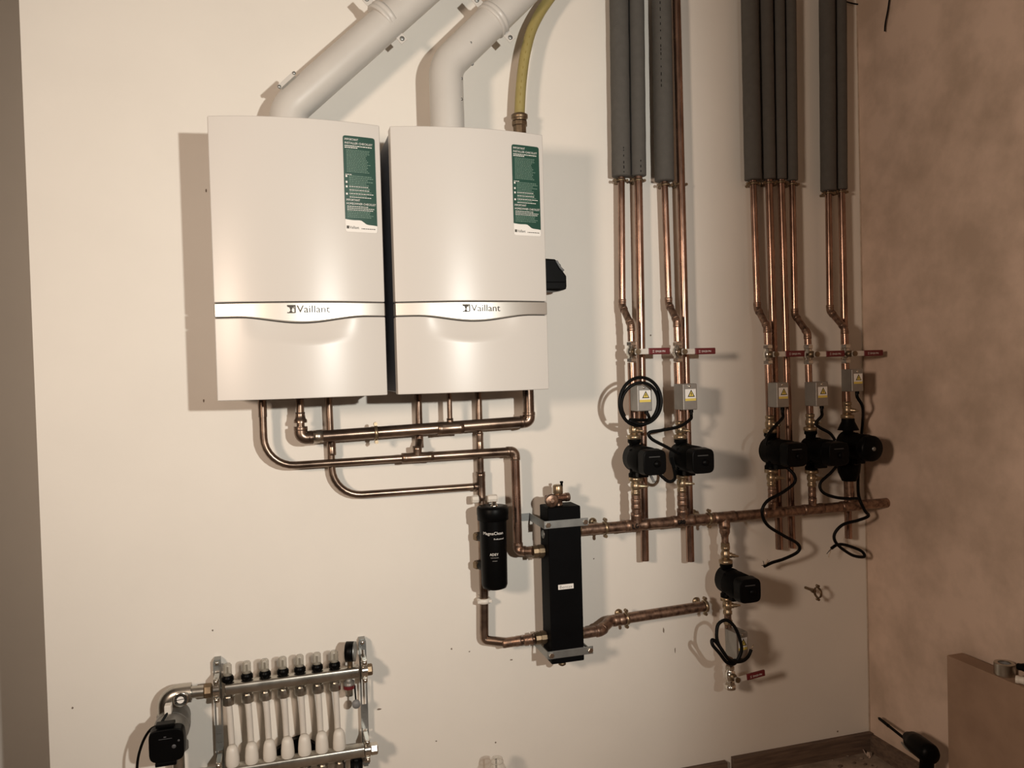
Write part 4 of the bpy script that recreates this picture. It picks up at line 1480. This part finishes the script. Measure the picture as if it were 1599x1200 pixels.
MB().bounds((pc.x - .030, -MD - .146, pc.z - .056), (pc.x + .022, -MD - .120, pc.z - .045)).build('face_tab', BLACKP, mp_, .002)
yf = -MD - .1521
mk = MB()
mk.lathe(Vector((pc.x + .018, yf, pc.z - .004)), TOWARD, [(0, .0055), (.001, .0050), (.001, 0)], 14)
mk.lathe(Vector((pc.x + .030, yf, pc.z + .010)), TOWARD, [(0, .0030), (.001, .0030), (.001, 0)], 12)
mk.bounds((pc.x - .018, yf - .0006, pc.z + .018), (pc.x + .014, yf, pc.z + .0192))
mk.bounds((pc.x - .006, yf - .0006, pc.z + .022), (pc.x + .000, yf, pc.z + .025))
mk.build('control_marks', mat('dark grey print', (.07, .07, .075), .5), mp_)
MB().lathe(Vector((pcy.x + .008, -MD, pc.z - .05)), -up, [(0, .024), (.012, .024), (.012, .028), (.03, .028)], 16).build('lower_port', GREYIRON, mp_)
zlo = min(mzL, pc.z - .11)
MB().tube(fillet([Vector((pcy.x + .008, -MD, pc.z - .075)), Vector((pcy.x + .008, -MD, zlo)), Vector((x0m - .055, -MD - .005, zlo)), Vector((x0m - .030, -MD - .010, mzL))], .024, 8), .0165, 16).build('lower_connector', NICKEL, mp_)
MB().bounds((pc.x - .012, -MD - .085, pc.z + .054), (pc.x + .006, -MD - .06, pc.z + .078)).build('plug_connector', WPLAST, mp_, .003)
cable([Vector((pc.x - .002, -MD - .08, pc.z + .062)), P(250, 1131, .17), P(236, 1139, .17), P(225, 1155, .165), P(217, 1178, .16), P(214, 1200, .15), P(214, 1225, .14), Vector((P(214, 1225, .14).x - .01, -.11, .12)), Vector((P(214, 1225, .14).x + .02, -.10, .008)), Vector((P(214, 1225, .14).x + .10, -.06, .0065))], 'thin black cable dropping left from the manifold pump', .0035)

# ================================================================== BITS IN THE CORNER
# bottle at the bottom of the frame
bt = P(776, 1183.5, .12)
bo = thing('plastic_bottle', 'cloudy clear plastic bottle standing by the wall, only its neck showing', 'bottle', (bt.x, bt.y, 0))
Hb = bt.z
MB().lathe(Vector((bt.x, bt.y, 0.0005)), up, [(0, .036), (.004, .040), (.10, .040), (Hb - .085, .040), (Hb - .050, .034), (Hb - .028, .024), (Hb - .016, .0185), (Hb - .003, .0175), (Hb - .0015, .0165)], 28).build('body', BOTTLE, bo)
MB().lathe(Vector((bt.x, bt.y, Hb - .014)), up, [(0, .0178), (0, .0200), (.003, .0200), (.003, .0178), (.0, .0178)], 28).build('neck_ring', BOTTLE, bo)
MB().tube([Vector((bt.x - .003, bt.y, Hb - .004)), Vector((bt.x - .003, bt.y, Hb - .05))], .003, 8).build('dip_tube', INK, bo)

# crumpled paper scrap in the corner
sc = PZ(1357, 1178, 0.012)
sc.x = min(sc.x, XR - .035)
sc.y = min(sc.y, -.040)
pm = MB()
rn = random.Random(5)
for k in range(6):
    a = rn.uniform(0, 6.28)
    b0_ = Vector((sc.x + rn.uniform(-.010, .010), sc.y + rn.uniform(-.008, .008), rn.uniform(.001, .008)))
    d1_ = Vector((math.cos(a), math.sin(a), 0)) * .012
    d2_ = Vector((rn.uniform(-.008, .008), rn.uniform(-.006, .006), rn.uniform(.008, .017)))
    pm.add([b0_, b0_ + d1_, b0_ + d1_ * .8 + d2_, b0_ + d2_ * .9], [(0, 1, 2), (0, 2, 3)])
so = pm.build('paper_scrap', mat('crumpled paper', (.75, .60, .50), .8, var=.3, scale=80), recalc=False)
sm = so.modifiers.new('thickness', 'SOLIDIFY')
sm.thickness = .0012
tag(so, 'small crumpled pale scrap on the floor in the corner', 'scrap')
for k, q in enumerate([(1300, 1188), (1334, 1192), (1345, 1185), (1362, 1196), (1324, 1181), (1312, 1197), (1368, 1198), (1351, 1194)]):
    c = PZ(*q, 0.002)
    mb_ = MB().sphere(c + Vector((0, 0, .0005)), .0035 + .002 * (k % 3), 8, 5, (1.3, .9, .5))
    lab = ['dark crumb of rubble on the floor, leftmost by the skirting', 'dark crumb of rubble left of the pale scrap', 'dark crumb of rubble just in front of the pale scrap', 'dark crumb of rubble at the frame edge below the scrap',
           'dark crumb of rubble against the back skirting', 'dark crumb of rubble at the lower frame edge, left group', 'dark crumb of rubble nearest the drill', 'dark crumb of rubble between scrap and frame edge'][k]
    tag(mb_.build('rubble_crumb', TIMBER if k % 2 else CONCRETE), lab, 'rubble', 'crumbs of rubble on the floor')

# cordless drill propped against the right wall
XDR = 2.10
tip = PX(1371, 1121, 2.165)
chk = PX(1405, 1148, 2.120)
bod = PX(1432, 1163, 2.085)
dr = thing('cordless_drill', 'black drill with a long bit propped by the right wall', 'drill', (bod.x, bod.y, 0))
axd = (tip - chk).normalized()
MB().tube([chk - axd * .05, chk.lerp(tip, .55)], .0050, 10).build('drill_bit', BLACK, dr)
MB().lathe(chk.lerp(tip, .50), axd, [(0, .0060), (.01, .0055), ((tip - chk).length * .42, .0055), ((tip - chk).length * .5, .001)], 10).build('bit_head', BLACK, dr)
bk = bod - axd * .085
MB().lathe(bk, axd, [(-.006, .014), (-.002, .028), (.012, .033), (.085, .033), (.118, .029), (.122, .021), (.146, .018), (.150, .012), (.162, .008)], 24).build('drill_body', BLACKP, dr)
hn = [bod - axd * .06, bod - axd * .055 - up * .06, Vector((bod.x + .004, bod.y + .0, .040))]
MB().tube(smooth_path(hn, 6), .021, 16).build('handle', BLACKP, dr)
MB().bounds((bod.x - .03, bod.y - .045, .0008), (bod.x + .03, bod.y + .045, .042)).build('battery', GREY, dr, .006)
w0 = P(1410, 1160, .0)
s0d = chk - axd * .02
MB().tube(smooth_path([PX(1408, 1160, 2.082), PX(1414, 1168, 2.072), PX(1423, 1175, 2.066)], 4), .003, 8).build('trim_line', STEEL, dr)

# things lying on the boxing
ZT = 0.5106
tr = PX(1569, 1051, XR - .045)
tpx = thing('metal_tape_roll', 'silver metal roll standing on the boxed ledge at right', 'tape', (XR - .046, tr.y, ZT))
MB().lathe(Vector((XR - .046, tr.y, ZT)), up, [(0, .0265), (.001, .0275), (.034, .0275), (.035, .0265), (.035, .017), (.001, .017), (0, .0265)], 48, False).build('roll', NICKEL, tpx)
MB().lathe(Vector((XR - .046, tr.y, ZT + .002)), up, [(0, .0168), (.030, .0168), (.030, .015), (0, .015), (0, .0168)], 24).build('core', GREY, tpx)
yb2 = tr.y - .062
tb = thing('black_tool_grip', 'black tool behind the white pipe end on the boxed ledge', 'tool', (XR - .04, yb2, ZT))
MB().tube(smooth_path([Vector((XR - .034, tr.y - .036, ZT + .0345)), Vector((XR - .032, tr.y - .08, ZT + .040)), Vector((XR - .032, tr.y - .16, ZT + .034))], 6), [.010] * 3 + [.012] * 10, 16).build('grip', BLACKP, tb)
MB().bounds((XR - .045, tr.y - .165, ZT + .0005), (XR - .022, tr.y - .12, ZT + .024)).build('grip_foot', BLACKP, tb)
wq = PX(1586, 1053, XR - .066)
tw = thing('pipe_offcut', 'white plastic pipe offcut lying on the boxed ledge at right', 'pipe offcut', (XR - .066, wq.y, ZT))
zz = ZT + .0115
wa, wb_ = Vector((XR - .070, wq.y - .004, zz)), Vector((XR - .016, wq.y - .090, zz))
MB().lathe(wa, wb_ - wa, [(0, .0085), (0, .0110), (.006, .0112), (.010, .0100), (.020, .0108), (.026, .0098), (.10, .0100), (.10, .0085), (0.0, .0085)], 30, False).build('pipe', WPLAST, tw)

# wires by the ceiling
wr = tag(MB().tube(smooth_path([PX(1391, -20, XR - .012), PX(1387, 12, XR - .012), PX(1382.5, 36, XR - .014), PX(1381.5, 49, XR - .014)], 5), .0026, 8).build('loose_wire', RUBBER), 'black wire end hanging against the right wall at the top', 'wire')
wr2 = tag(MB().tube(smooth_path([P(1318, 2, .012), P(1330, 5, .008), P(1341, 7, .006), P(1347, 8, .006)], 5), .0026, 8).build('loose_wire', RUBBER), 'short black wire poking out beside the corner foam sleeve', 'wire')

# scuffs and chips on the back wall
SCF = [((592, 1108), 9, 3), ((1036, 985), 3, 10), ((1054, 1016), 2, 9), ((705, 1014), 3, 3), ((733, 1018), 3, 2), ((798, 1031), 5, 2), ((927, 873), 3, 2), ((1016, 524), 3, 3), ((113, 1106), 3, 3), ((322, 298), 2, 5), ((318, 626), 2, 5), ((1308, 1143), 4, 4), ((332, 985), 3, 3), ((774, 1160), 3, 3), ((681, 1158), 3, 2)]
for k, (q, wpx, hpx) in enumerate(SCF):
    c = P(*q, 0)
    mb_ = MB()
    n = 7
    poly = [(c.x + math.cos(6.283 * i / n) * wpx * .0011 * rn.uniform(.6, 1.1), c.z + math.sin(6.283 * i / n) * hpx * .0011 * rn.uniform(.6, 1.1)) for i in range(n)]
    mb_.prism(poly, lambda x, z: Vector((x, -.0008, z)), lambda x, z: Vector((x, .001, z)))
    o = mb_.build('paint_chip', mat('chipped plaster', (.25, .20, .16), .9, var=.3, scale=200))
    o.parent = bpy.data.objects['wall_back']
